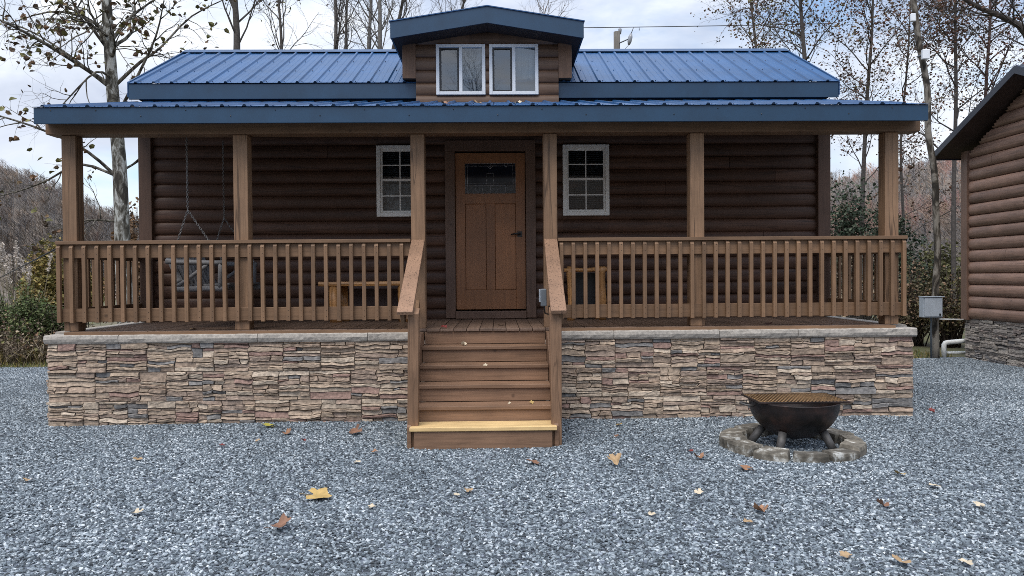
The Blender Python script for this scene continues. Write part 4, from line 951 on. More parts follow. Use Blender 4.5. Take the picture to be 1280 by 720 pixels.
LV = [(336, 532, 0.155, GRY, 0.7, 'olive yellow fallen leaf on gravel near the left stone wall'), (359, 541, 0.115, ORG, 1.2, 'curled orange brown leaf beside the olive yellow leaf'), (379, 550, 0.06, RED, 1.2, 'tiny reddish leaf scrap just right of the curled orange leaf'),
      (445, 539, 0.16, BRN, 1.2, 'crumpled brown leaf near the left foot of the stairs'), (468, 563, 0.075, ORG, 0.8, 'small orange leaf on gravel between crumpled brown leaf and stairs'), (447, 576, 0.06, PALE, 0.6, 'small pale leaf scrap below the small orange leaf'),
      (398, 619, 0.185, YEL, 0.45, 'largest golden yellow maple-shaped leaf on the gravel'), (352, 657, 0.155, BRN, 1.6, 'curled dark brown leaf in the lower left foreground'), (172, 572, 0.085, TAN, 0.8, 'faded tan leaf on gravel below the left stone wall'),
      (33, 599, 0.09, TAN, 0.8, 'tan leaf near the left edge of the photo'), (172, 640, 0.09, PALE, 0.7, 'pale flat leaf in the left foreground'), (277, 557, 0.06, RED, 0.8, 'small dark red leaf below the left stone wall'), (665, 576, 0.125, BRN, 0.9, 'brown leaf just below the right end of the bottom step'),
      (770, 577, 0.165, TAN, 1.1, 'crumpled tan leaf on gravel between stairs and fire pit'), (774, 530, 0.07, YEL, 0.8, 'small yellow leaf close to the right stone wall'), (770, 545, 0.06, BRN, 0.8, 'small brown leaf right below the small yellow leaf'), (864, 562, 0.05, RED, 0.6, 'tiny red leaf left of the stone ring'),
      (875, 570, 0.12, ORG, 1.1, 'orange brown leaf left of the stone ring'), (931, 583, 0.125, ORG, 1.0, 'orange brown leaf leaning against the front of the stone ring'), (873, 615, 0.07, PALE, 0.8, 'small pale yellow leaf below left of the fire pit'), (815, 641, 0.06, PALE, 0.7, 'pale leaf scrap in the middle right foreground'),
      (950, 636, 0.135, ORG, 1.5, 'folded reddish brown leaf in front of the fire pit'), (935, 649, 0.07, TAN, 1.0, 'small tan leaf below the folded reddish brown leaf'), (1125, 591, 0.10, YEL, 0.9, 'golden tan leaf right of the stone ring'), (1103, 629, 0.115, BRN, 1.5, 'ball-shaped brown leaf in the right foreground'),
      (1164, 514, 0.10, RED, 1.2, 'dark red leaf on gravel right of the cabin corner'), (1168, 605, 0.085, PALE, 0.5, 'pale leaf right of the golden tan leaf'), (1224, 629, 0.08, PALE, 0.6, 'pale flat leaf near the right edge of the photo'), (1207, 701, 0.08, PALE, 0.6, 'pale leaf at the lower right corner of the photo'),
      (1127, 700, 0.11, TAN, 0.8, 'tan leaf at the bottom right of the foreground'), (1057, 692, 0.075, TAN, 0.8, 'small tan leaf left of the bottom right tan leaf'), (570, 617, 0.06, PALE, 0.7, 'pale leaf scrap in the middle foreground below the stairs'), (586, 612, 0.075, TAN, 0.8, 'tan leaf scrap beside the pale scrap below the stairs'), (465, 632, 0.06, PALE, 0.6, 'pale scrap right of the largest yellow leaf'),
      (322, 271 + 280, 0.05, TAN, 0.8, 'tiny tan leaf left of the olive yellow leaf near the wall'), (1030, 0, 0, 0, 0, ''), ]
rg = random.Random(77)
for (px_, py_, s_, c_, cu, lab) in LV:
    if not lab: continue
    p = PG(px_, py_, 0.03); g = leaf_mesh(rg, s_ * 1.08, c_, cu); zb = yard_z(p.x, p.y) + 0.024
    g.v = [(v[0] + p.x, v[1] + p.y, v[2] + zb) for v in g.v]; tag(part('fallen_leaf', g, 'leaf'), lab, 'leaf', 'fallen leaves around the cabin')
# on the steps, the deck and the porch roof
def roof_z(y): return 3.322 + (y - 7.70) * (3.835 - 3.322) / 2.02 + 0.004
for (x_0, y_0, z_0, s_, c_, cu, lab) in ((-0.37, 7.52, DZ - 2 * rise + rise * 1.0, 0.10, PALE, 1.6, 'curled pale leaf on the second stair tread from the top'), (-0.14, 7.24, DZ - 2 * rise, 0.06, PALE, 1.3, 'small pale leaf on the third stair tread'),
                                       (-0.60, 8.00, DZ, 0.09, RED, 0.9, 'dark red leaf on the deck at the top of the stairs'), (0.09, 6.99, DZ - 4 * rise, 0.04, PALE, 1.0, 'tiny white leaf scrap on the lowest brown tread'), (0.30, 7.00, DZ - 4 * rise, 0.06, YEL, 1.0, 'yellow leaf scrap on the lowest brown tread'),
                                       (0.02, 8.35, DZ, 0.09, TAN, 0.5, 'tan flat leaf on the deck in front of the door'), (-3.35, 8.15, DZ, 0.09, TAN, 0.5, 'tan leaf on the left porch deck near the second post'), (2.95, 8.04, DZ, 0.10, DRK, 1.0, 'dark leaf on the right porch deck edge'),
                                       (-0.56, 7.85, roof_z(7.85), 0.11, ORG, 1.2, 'orange leaf on the porch roof edge below the dormer windows'), (-0.22, 8.3, roof_z(8.3), 0.12, TAN, 1.2, 'tan leaf on the porch roof under the gap between dormer windows'), (0.22, 8.2, roof_z(8.2), 0.12, PALE, 1.2, 'pale leaf on the porch roof under the right dormer window')):
    if z_0 > DZ - 2 * rise + 0.1 and z_0 < DZ: z_0 = DZ - rise; y_0 = 7.70
    g = leaf_mesh(rg, s_, c_, cu); g.v = [(v[0] + x_0, v[1] + y_0, v[2] + z_0 + 0.002) for v in g.v]
    tag(part('fallen_leaf', g, 'leaf'), lab, 'leaf', 'fallen leaves around the cabin')

# ------------------------------------------------------------------ the neighbouring cabin
NX, NYb, NYf = 8.53, 13.36, 9.62
nc = thing('neighbor_cabin', 'brown log cabin end wall with dark roof and grey stone base at right', 'cabin', (12.5, 11.5, 0))
g = MB(); rng = random.Random(31)
ledge(g, -NYb, -NYf, -0.03, 0.72, lambda u, z, d: (NX - d, -u, z), rng, PAL_B)
part('stone_base', g, 'stone', nc)
part('base_core', MB().box(NX + 0.002, NX + 9.0, NYf, NYb, -0.05, 0.72, (0.06, 0.055, 0.05)), 'stone', nc)
g = MB(); fn = lambda u, z, d: (NX - d, u, z); yc = (NYb + NYf) / 2 + 0.02; npit = 0.2065
lobes(g, NYf, NYb - 0.16, 0.72, 3.62, fn, npit, 0.72, 0.062)
for k in range(26):
    za = 3.62 + 0.04 * k; hw = (NYb - yc - 0.1) * (1 - (za - 3.62) / 1.04)
    lobes(g, yc - hw, yc + hw, za, za + 0.04, fn, npit, 0.72, 0.062)
part('log_wall', g, 'log_y', nc)
part('rear_log_wall', MB().box(NX + 0.06, NX + 9, NYb - 0.05, NYb, 0.72, 3.7), 'log_y', nc)
part('front_log_wall', lobes(MB(), NX, NX + 9, 0.72, 3.7, lambda u, z, d: (u, NYf - d, z), npit, 0.72, 0.062), 'log', nc)
part('corner_board', bx(NX - 0.085, NX + 0.09, NYb - 0.155, NYb + 0.02, 0.70, 3.75), 'trim', nc, 0.006)
ny_e, nz_e, nz_r = NYb + 0.36, 3.78, 4.80
for s in (1, -1):
    part('roof', ribbed(NX - 0.40, NX + 9.2, (yc + s * (ny_e - yc), nz_e), (yc, nz_r), col=(0.03, 0.034, 0.045), screws=False), 'roof', nc)
    part('rake_board', MB().prism([(NX - 0.40, yc + s * (ny_e - yc), nz_e - 0.005), (NX - 0.40, yc, nz_r - 0.005), (NX - 0.40, yc, nz_r - 0.125), (NX - 0.40, yc + s * (ny_e - yc), nz_e - 0.125)], (-0.022, 0, 0)), 'dark_roof', nc)
    part('soffit', MB().prism([(NX - 0.398, yc + s * (ny_e - yc), nz_e - 0.115), (NX - 0.398, yc, nz_r - 0.115), (NX - 0.398, yc, nz_r - 0.10), (NX - 0.398, yc + s * (ny_e - yc), nz_e - 0.10)], (9.5, 0, 0)), 'soffit', nc)
part('eave_board', bx(NX - 0.4, NX + 9.2, ny_e - 0.02, ny_e, nz_e - 0.125, nz_e - 0.006), 'dark_roof', nc)

# ------------------------------------------------------------------ trees
def rot_about(d, ang, az):
    u = d.orthogonal().normalized(); w = d.cross(u); ax = u * math.cos(az) + w * math.sin(az)
    return (Matrix.Rotation(ang, 3, ax) @ d).normalized()
def limb(mb, rg, p, d, Ln, r_, segs, sides, wander, up, taper=0.3, col=(0.1, 0.09, 0.08)):
    pts = [Vector(p)]; rad = [r_]; d = Vector(d).normalized(); rec = [(Vector(p), d.copy(), 0.0, r_)]
    for i in range(segs):
        d = (d + Vector((rg.gauss(0, wander), rg.gauss(0, wander), rg.gauss(0, wander) + up))).normalized()
        q = pts[-1] + d * (Ln / segs); f_ = (i + 1) / segs; rr = r_ * (1 - (1 - taper) * f_)
        pts.append(q); rad.append(rr); rec.append((q, d.copy(), f_, rr))
    mb.tube(pts, rad, sides, col); return rec
def path_limb(mb, pts, r0, r1, sides, col):
    pts = [Vector(p) for p in pts]; k = len(pts); rec = []
    # smooth resample
    res = []
    for i in range(k - 1):
        for q in range(3):
            t_ = q / 3; p0, p1, p2, p3 = pts[max(i - 1, 0)], pts[i], pts[i + 1], pts[min(i + 2, k - 1)]
            res.append(0.5 * ((2 * p1) + (p2 - p0) * t_ + (2 * p0 - 5 * p1 + 4 * p2 - p3) * t_ ** 2 + (3 * p1 - p0 - 3 * p2 + p3) * t_ ** 3))
    res.append(pts[-1]); n_ = len(res); rad = [r0 + (r1 - r0) * i / (n_ - 1) for i in range(n_)]
    mb.tube(res, rad, sides, col)
    for i, q in enumerate(res):
        d = (res[min(i + 1, n_ - 1)] - res[max(i - 1, 0)]).normalized(); rec.append((q, d, i / (n_ - 1), rad[i]))
    return rec
def sprout(mb, rg, rec, lvl, cfg, tips, col):
    """grow children along a limb record"""
    if lvl >= len(cfg): return
    c = cfg[lvl]; Lp = sum((rec[i + 1][0] - rec[i][0]).length for i in range(len(rec) - 1))
    for k in range(c['n']):
        f_ = c['from'] + (1 - c['from']) * (k + rg.random()) / c['n']; i = min(len(rec) - 2, int(f_ * (len(rec) - 1))); u = f_ * (len(rec) - 1) - i
        p = rec[i][0].lerp(rec[i + 1][0], min(1, u)); d = rot_about(rec[i][1], R(rg.uniform(*c['ang'])), rg.random() * 2 * PI)
        Ln = c['len'] * (rg.uniform(0.6, 1.2)) * (1 - 0.5 * f_) if lvl == 0 else c['len'] * rg.uniform(0.5, 1.2)
        r_ = min(rec[i][3] * 0.72, c['r']) * rg.uniform(0.8, 1.0)
        rc = limb(mb, rg, p, d, Ln, r_, c['seg'], c['side'], c.get('w', 0.14), c.get('up', 0.05), 0.25, col)
        if lvl == len(cfg) - 1 or lvl >= 1:
            tips.append(rc)
        sprout(mb, rg, rc, lvl + 1, cfg, tips, col)
def leaves(rg, tips, n_, size, cols, droop=0.5, spread=0.08):
    g = MB()
    for k in range(n_):
        rc = rg.choice(tips); q = rc[rg.randrange(max(1, len(rc) // 2), len(rc))][0]
        for m_ in range(rg.choice((1, 1, 2, 3))):
            c = q + Vector((rg.gauss(0, spread), rg.gauss(0, spread), rg.gauss(0, spread) - 0.03)); s_ = size * rg.uniform(0.6, 1.25)
            rt = Euler((rg.uniform(-1.2, 1.2), rg.uniform(-1.2, 1.2), rg.random() * 6.28)).to_matrix()
            pts = [(0, -0.5, 0), (0.42, -0.25, 0.10), (0.30, 0.12, 0.16), (0.0, 0.55, -0.05), (-0.34, 0.10, 0.16), (-0.40, -0.28, 0.10), (0, 0.0, -0.06)]
            vs = [c + rt @ Vector(p) * s_ for p in pts]
            cc = rg.choice(cols); kk = rg.uniform(0.7, 1.3)
            g.add(vs, [(0, 1, 6), (1, 2, 6), (2, 3, 6), (3, 4, 6), (4, 5, 6), (5, 0, 6)], tuple(min(1, x * kk) for x in cc), False)
    return g
DB = (0.085, 0.075, 0.068); GB = (0.14, 0.13, 0.12)
LB = [(0.10, 0.062, 0.035), (0.13, 0.085, 0.04), (0.07, 0.047, 0.03), (0.12, 0.115, 0.038), (0.15, 0.135, 0.045), (0.15, 0.085, 0.045)]
LR = [(0.125, 0.075, 0.052), (0.16, 0.088, 0.06), (0.085, 0.058, 0.043), (0.19, 0.092, 0.06), (0.13, 0.10, 0.06)]

# the sycamore at the left
rg = random.Random(14); SYY = 16.0
sy = thing('sycamore_tree', 'mottled grey sycamore with sparse brown leaves behind the left end of the porch', 'tree', (*PG(160, 445, 0)[:2], 0) if False else (P(156, 300, SYY).x, SYY, 0))
tr = MB(); c1 = (1, 1, 1)
base = P(158, 300, SYY); base.z = -0.05
tp = [base, P(156, 380, SYY), P(153, 300, SYY), P(149, 200, SYY), P(142, 130, SYY), P(137, 60, SYY), P(133, 0, SYY), P(128, -90, SYY), P(132, -200, SYY)]
trunk = path_limb(tr, tp, 0.182, 0.072, 12, c1)
tobj = part('trunk', tr, 'mottled', sy)
br = MB(); tips = []; dc = (0.42, 0.38, 0.33)
cfgS = [dict(n=9, len=1.15, r=0.016, seg=6, side=4, ang=(25, 75), **{'from': 0.25}, up=-0.01, w=0.2), dict(n=5, len=0.55, r=0.006, seg=4, side=3, ang=(25, 70), **{'from': 0.3}, up=-0.03, w=0.22)]
for pts, r0 in (([(134, 108, 0), (90, 75, -0.4), (40, 45, -0.8), (0, 25, -1.0), (-60, -5, -1.2)], 0.05), ([(136, 112, 0), (105, 85, -0.2), (60, 55, 0.2), (20, 40, 0.5)], 0.04), ([(131, 65, 0), (115, 35, -0.3), (95, 8, -0.5), (70, -30, -0.6)], 0.042),
                ([(143, 55, 0), (160, 25, 0.3), (185, 5, 0.5), (230, -25, 0.7)], 0.04), ([(147, 110, 0), (175, 78, 0.2), (200, 60, 0.4), (240, 20, 0.8), (290, -5, 1.0)], 0.04), ([(128, 112, 0), (85, 68, 0.5), (30, 35, 1), (-30, 18, 1.5)], 0.035),
                ([(150, 225, 0), (110, 190, -0.4), (60, 165, -0.8), (0, 145, -1.2), (-50, 135, -1.4)], 0.04), ([(150, 222, 0), (100, 205, 0.3), (60, 225, 0.6), (20, 240, 0.8), (-20, 248, 1)], 0.035), ([(150, 278, 0), (110, 275, -0.3), (70, 290, -0.5)], 0.03),
                ([(155, 215, 0), (175, 200, 0.3), (200, 180, 0.5)], 0.03), ([(152, 150, 0), (172, 95, -0.2), (195, 45, -0.5), (205, 0, -0.7)], 0.04), ([(150, 60, 0), (165, 40, 0.5), (168, 0, 0.8), (160, -50, 1)], 0.04),
                ([(140, 98, 0), (120, 90, -0.8), (88, 120, -1.2), (62, 150, -1.4)], 0.03), ([(130, 40, 0), (100, 20, 0.6), (60, 15, 1.0), (10, 30, 1.4)], 0.04)):
    pts[0] = (float(np.interp(pts[0][1], [-200, -90, 0, 60, 130, 200, 300, 380], [132, 128, 133, 137, 142, 149, 153, 156])), pts[0][1], 0)
    rc = path_limb(br, [P(x, y, SYY + dy) for x, y, dy in pts], r0, r0 * 0.22, 6, dc); tips.append(rc); sprout(br, rg, rc, 0, cfgS, tips, dc)
sprout(br, rg, trunk, 0, [dict(n=9, len=2.2, r=0.045, seg=7, side=5, ang=(35, 75), **{'from': 0.55}, up=0.04, w=0.16)] + cfgS, tips, dc)
part('branches', br, 'mottled', sy)
part('foliage', leaves(rg, tips, 600, 0.125, LB, spread=0.07), 'leaf', sy)

def cfgR(n0, L0, frm, up=0.05, ang=(28, 65)):
    return [dict(n=n0, len=L0, r=0.022, seg=8, side=4, ang=ang, **{'from': frm}, up=up, w=0.13), dict(n=8, len=1.15, r=0.010, seg=6, side=3, ang=(20, 60), **{'from': 0.2}, up=0.04, w=0.15), dict(n=5, len=0.5, r=0.005, seg=4, side=3, ang=(20, 65), **{'from': 0.2}, up=0.02, w=0.2)]
def tree(name, label, cat, pxs, Y, r0, r1, cfg, nleaf, lsize, lcols, seed, col=DB, group=None, bark='bark', spread=0.1, merged=False):
    rg = random.Random(seed); pts = [P(*q, Y) if len(q) == 2 else Vector(q) for q in pxs]; b0 = pts[0].copy(); b0.z = gz(b0.x, Y) - 0.08
    if pts[0].z > 0.3: pts = [b0] + pts
    else: pts[0] = b0
    t_ = thing(name, label, cat, (b0.x, Y, 0), group)
    mb = MB(); rec = path_limb(mb, pts, r0, r1, 9, col)
    br = mb if merged else MB(); tips = []; sprout(br, rg, rec, 0, cfg, tips, col)
    part('trunk', mb, bark, t_)
    if br.v and not merged: part('branches', br, bark, t_)
    if nleaf: part('foliage', leaves(rg, tips, nleaf, lsize, lcols, spread=spread), 'leaf', t_)
    return t_
def cfgB(n0, L0, n1=5, L1=1.0, n2=4, L2=0.5, frm=0.4, r=0.04, ang=(20, 50), up=0.08):
    r = r * 0.72 if r == 0.04 else r
    return [dict(n=n0, len=L0, r=r, seg=8, side=5, ang=ang, **{'from': frm}, up=up, w=0.10), dict(n=n1, len=L1, r=r * 0.45, seg=6, side=4, ang=(20, 55), **{'from': 0.25}, up=0.05, w=0.14), dict(n=n2, len=L2, r=r * 0.2, seg=4, side=3, ang=(20, 60), **{'from': 0.3}, up=0.03, w=0.18)]
BG = 'bare trees behind the cabin roof'
tree('bare_tree', 'thickest bare grey tree rising behind the left part of the roof', 'tree', [(297, 300), (296, 100), (296, 40), (293, -30), (300, -140)], 20, 0.125, 0.055, cfgB(15, 2.8, 7, 1.2, 5, 0.6, 0.5), 45, 0.13, LB, 41, group=BG)
tree('bare_tree', 'slim bare tree with a forked top left of the dormer', 'tree', [(414, 300), (418, 100), (420, 30), (417, -60)], 21, 0.095, 0.03, cfgB(13, 2.2, 6, 1.1, 5, 0.55, 0.45, r=0.026), 6, 0.12, LB, 42, group=BG)
tree('bare_tree', 'thin dark bare sapling just right of the slim forked tree', 'tree', [(432, 300), (433, 100), (433, 20), (436, -60)], 22, 0.07, 0.025, cfgB(10, 1.8, 5, 0.9, 4, 0.5, 0.45, r=0.02), 0, 0.1, LB, 43, group=BG)
tree('bare_tree', 'bare grey tree leaning slightly right, behind roof left of dormer', 'tree', [(455, 300), (459, 100), (463, 20), (466, -60)], 21, 0.085, 0.028, cfgB(12, 2.2, 6, 1.0, 5, 0.55, 0.45, r=0.026), 0, 0.1, LB, 44, col=GB, group=BG)
tree('bare_tree', 'pale bare tree standing closest to the dormer on its left', 'tree', [(472, 300), (474, 100), (475, 30), (474, -60)], 20, 0.10, 0.035, cfgB(12, 2.2, 6, 1.0, 5, 0.55, 0.45, r=0.026), 0, 0.1, LB, 45, col=GB, group=BG)
tree('bare_tree', 'bare tree bending right over the left corner of the dormer roof', 'tree', [(480, 300), (486, 110), (494, 50), (506, -10), (520, -70)], 22, 0.09, 0.03, cfgB(14, 2.8, 7, 1.3, 5, 0.6, 0.42, r=0.028), 0, 0.1, LB, 46, group=BG)
tree('bare_tree', 'thin bare tree with wide arching twigs far left on the roof skyline', 'tree', [(345, 300), (350, 110), (352, 60), (348, 0), (340, -70)], 23, 0.075, 0.025, cfgB(13, 2.8, 7, 1.2, 5, 0.55, 0.42, r=0.024), 40, 0.13, LB, 47, group=BG)
tree('bare_tree', 'bare treetop with fine twigs showing above the dormer ridge', 'tree', [(560, 300), (565, 110), (572, 40), (585, -20)], 26, 0.10, 0.03, cfgB(14, 3.0, 7, 1.4, 5, 0.65, 0.45, r=0.028), 0, 0.1, LB, 48, group=BG)
tree('bare_tree', 'small pale bare treetop peeking over the right slope of the dormer', 'tree', [(668, 300), (672, 110), (676, 50), (682, 10)], 30, 0.12, 0.02, cfgB(9, 2.6, 6, 1.2, 5, 0.6, 0.5, r=0.03, ang=(15, 38)), 0, 0.1, LB, 49, col=(0.2, 0.18, 0.17), group=BG)
tree('bare_tree', 'bare twiggy tree across the yard, mirrored in the left dormer window', 'tree', [(-0.9, -9.0, 0), (-0.95, -9.0, 3), (-0.85, -9.0, 6), (-0.8, -9.0, 8.6)], -9.0, 0.12, 0.02, cfgB(16, 3.0, 7, 1.4, 5, 0.7, 0.3, r=0.03, ang=(12, 40)), 0, 0.1, LB, 50)
LG = 'brown-leaved trees right of the cabin'
tree('leafy_tree', 'brown-leaved tree rising behind the right end of the cabin roof', 'tree', [(1006, 300), (1008, 120), (1004, 50), (1000, -20), (1006, -120)], 20, 0.085, 0.03, cfgR(20, 3.3, 0.35), 1500, 0.072, LR + LB, 51, group=LG, spread=0.09)
tree('leafy_tree', 'small brown-leaved tree left of the roof-end tree, against the sky', 'tree', [(946, 300), (948, 110), (944, 50), (938, 0), (930, -50)], 23, 0.07, 0.02, cfgR(16, 2.7, 0.45), 900, 0.075, LR + LB, 52, group=LG, spread=0.09)
tree('leafy_tree', 'slender tree with dense dark brown leaves above the porch roof corner', 'tree', [(1075, 420), (1078, 250), (1084, 120), (1090, 40), (1092, -60)], 21, 0.075, 0.022, cfgR(22, 3.0, 0.22), 1750, 0.072, LR, 53, group=LG, spread=0.09)
tree('leafy_tree', 'dark slim trunk directly right of the leaning trunk, with brown leaves', 'tree', [(1192, 430), (1192, 250), (1195, 120), (1194, 20), (1198, -80)], 18, 0.06, 0.022, cfgR(18, 2.5, 0.3), 1300, 0.066, LR, 54, group=LG, spread=0.09)
tree('leafy_tree', 'thin tree with reddish brown leaves above the neighboring roof', 'tree', [(1232, 430), (1234, 250), (1232, 120), (1238, 20), (1236, -80)], 19, 0.06, 0.022, cfgR(20, 2.7, 0.35), 1700, 0.066, LR + [(0.17, 0.055, 0.045)], 55, col=(0.10, 0.065, 0.06), group=LG, spread=0.09)
tree('leafy_tree', 'large tree with a thick limb reaching in at the top right corner', 'tree', [(1300, 430), (1302, 250), (1296, 100), (1282, 42), (1255, 22), (1215, 5), (1170, -30)], 17, 0.11, 0.04, cfgR(20, 2.3, 0.4, ang=(30, 75)), 1600, 0.066, LR, 56, group=LG, spread=0.09)
tree('leafy_tree', 'thin brown-leaved tree between porch corner post and leaning trunk', 'tree', [(1128, 430), (1130, 300), (1126, 180), (1135, 70), (1140, -50)], 23, 0.055, 0.018, cfgR(18, 2.6, 0.25, 0.02, (35, 75)), 1350, 0.074, LR, 57, group=LG, spread=0.09)

# the crooked leaning trunk with boxes
LY = 13.3
lt = tree('leaning_tree', 'crooked bare grey trunk leaning left beside the neighboring cabin, carrying boxes', 'tree', [(1170, 449), (1169, 370), (1172, 320), (1170, 270), (1168, 215), (1160, 165), (1159, 110), (1148, 50), (1141, -5), (1128, -80)], LY, 0.060, 0.052, cfgB(4, 1.0, 3, 0.5, 3, 0.3, 0.3, r=0.015), 12, 0.1, LR, 60, col=(0.48, 0.43, 0.39), bark='mottled', merged=True)
def wbox(name, px_, py_, w, h, d, mat, lab, cat):
    c = P(px_, py_, LY - 0.16); o = part(name, bx(c.x - w / 2, c.x + w / 2, c.y - d / 2, c.y + d / 2, c.z - h / 2, c.z + h / 2), mat, None, 0.012); tag(o, lab, cat)
    return o, c
o, c = wbox('meter_box', 1163.5, 384, 0.345, 0.365, 0.15, 'box', 'pale blue grey metal meter box mounted low on the leaning trunk', 'meter box')
part('box_lid', bx(c.x - 0.16, c.x + 0.16, c.y - 0.087, c.y - 0.077, c.z - 0.165, c.z + 0.17), 'box', o, 0.006)
part('rain_hood', bx(c.x - 0.178, c.x + 0.195, c.y - 0.10, c.y + 0.08, c.z + 0.184, c.z + 0.196), 'box', o)
part('latch', bx(c.x + 0.10, c.x + 0.125, c.y - 0.10, c.y - 0.088, c.z - 0.15, c.z - 0.11), 'black', o)
part('conduit_pipe', MB().tube([(c.x + 0.0, c.y, c.z - 0.18), (c.x + 0.02, c.y + 0.02, c.z - 0.26), (c.x + 0.05, c.y + 0.08, c.z - 0.40), (c.x + 0.055, c.y + 0.08, -0.02)], 0.016, 8), 'conduit', o)
o, c = wbox('antenna_box', 1157, 68, 0.125, 0.175, 0.07, 'white', 'white antenna box on the leaning trunk, the lower one', 'antenna')
part('bracket', MB().tube([(c.x - 0.05, c.y + 0.03, c.z), (c.x - 0.07, c.y + 0.12, c.z - 0.01)], 0.02, 6), 'conduit', o)
o, c = wbox('antenna_box', 1141, 22, 0.085, 0.14, 0.06, 'white', 'white antenna box on the leaning trunk, the upper smaller one', 'antenna')
part('bracket', MB().tube([(c.x, c.y + 0.03, c.z), (c.x + 0.02, c.y + 0.12, c.z - 0.01)], 0.018, 6), 'conduit', o)
a, b2, c2 = P(1180, 447, 13.45), P(1180, 428, 13.45), P(1215, 424, 13.45)
pp = part('drain_pipe', MB().tube([(a.x, a.y, -0.03), (a.x, a.y, b2.z - 0.04), (a.x + 0.02, a.y, b2.z - 0.01), (a.x + 0.06, a.y, b2.z), (a.x + 0.62, a.y + 0.02, b2.z + 0.04)], 0.042, 12), 'pvc'); tag(pp, 'bent white pvc pipe standing beside the neighboring stone base', 'pipe')
q = part('drain_pipe', MB().tube([(a.x + 0.06, a.y + 0.15, 0.06), (a.x + 0.66, a.y + 0.15, 0.06)], 0.028, 10), 'pvc'); tag(q, 'thin white pvc pipe lying low behind the bent white pipe', 'pipe')
a = P(1178, 399, 13.3); b2 = P(1203, 399.5, 13.3)
tag(part('service_conduit', MB().tube([(a.x - 0.05, a.y, a.z), (b2.x + 0.02, b2.y, b2.z)], 0.013, 6), 'pvc'), 'thin pale conduit running from the meter box to the neighboring cabin', 'conduit')

# utility pole far behind and its line
UY = 35.0
up_ = thing('utility_pole', 'wooden utility pole top with a cutout fuse above the roof', 'utility pole', (P(771, 300, UY).x, UY, 0))
pt = P(771, 40, UY)
part('pole', MB().tube([(pt.x, UY, -0.1), (pt.x, UY, pt.z)], [0.19, 0.15], 12), 'pole', up_)
i0 = P(775, 38, UY); part('insulator', MB().tube([(i0.x, UY, pt.z - 0.1), (i0.x, UY, pt.z + 0.12), (i0.x, UY, pt.z + 0.2)], [0.05, 0.09, 0.04], 8), 'porcelain', up_)
a = P(774, 54, UY - 0.15); b2 = P(785, 49, UY - 0.3); part('bracket_arm', MB().tube([a, b2], 0.028, 6), 'conduit', up_)
a = P(789, 42, UY - 0.3); b2 = P(786, 56, UY - 0.3); part('cutout_fuse', MB().tube([a, a.lerp(b2, 0.3), a.lerp(b2, 0.7), b2], [0.05, 0.10, 0.10, 0.05], 8), 'porcelain', up_)
a2 = P(799, 34, UY - 0.2); part('jumper', MB().tube([a, P(792, 34, UY - 0.25), a2, P(799, 38, UY - 0.2)], 0.02, 5), 'conduit', up_)
part('ground_lead', MB().tube([b2, P(779, 64, UY - 0.2)], 0.014, 4), 'conduit', up_)
g = MB(); pts = []
wl, wr = P(520, 36.5, UY), P(1040, 30, UY)
for k in range(25):
    f_ = k / 24; p = wl.lerp(wr, f_); p.z += 0.05 * (2 * abs(f_ - 0.48)) ** 2 - 0.03; pts.append(p)
tag(part('power_line', MB().tube(pts, 0.019, 5), 'black'), 'thin power line crossing the sky right of the dormer', 'cable')
# guy wire at the left
wa = Vector((-4.67, 8.06, 1.93)); wb = P(0, 347, 11.0); wdir = wb - wa; wend = wa + wdir * ((wa.z + 0.05) / -wdir.z)
tag(part('guy_wire', MB().tube([wa.lerp(wend, k / 10) for k in range(11)], 0.008, 6), 'black'), 'thin dark cable running from the left porch corner down past the pampas grass', 'cable')

# ------------------------------------------------------------------ shrubs, grasses
def shrub(name, label, cat, c, rx, ry, rz_, nst, nleaf, lsize, cols, seed, stem=(0.07, 0.055, 0.045), group=None):
    rg = random.Random(seed); t_ = thing(name, label, cat, (c[0], c[1], c[2]), group); st_ = MB(); tips = []
    for k in range(nst):
        a = rg.random() * 2 * PI; f_ = rg.random() ** 0.6
        tgt = Vector((c[0] + rx * f_ * math.cos(a), c[1] + ry * f_ * math.sin(a), c[2] + rz_ * rg.uniform(0.35, 1.0) * (1 - 0.45 * f_ ** 2)))
        p0 = Vector((c[0] + rg.uniform(-0.25, 0.25) * rx, c[1] + rg.uniform(-0.25, 0.25) * ry, c[2] - 0.04)); mid = p0.lerp(tgt, 0.5) + Vector((rg.gauss(0, 0.1) * rx, rg.gauss(0, 0.1) * ry, 0.12 * rz_))
        rc = path_limb(st_, [p0, mid, tgt], 0.014, 0.004, 4, stem); tips.append(rc)
        sprout(st_, rg, rc, 0, [dict(n=3, len=0.4 * rx, r=0.006, seg=3, side=3, ang=(25, 70), **{'from': 0.35}, up=0.02, w=0.2)], tips, stem)
    part('stems', st_, 'bark', t_)
    if nleaf: part('foliage', leaves(rg, tips, nleaf, lsize, cols, spread=0.07 * rx + 0.03), 'leaf', t_)
    return t_
def gpt(px_, Y): p = P(px_, 360, Y); return (p.x, Y, gz(p.x, Y) - 0.02)
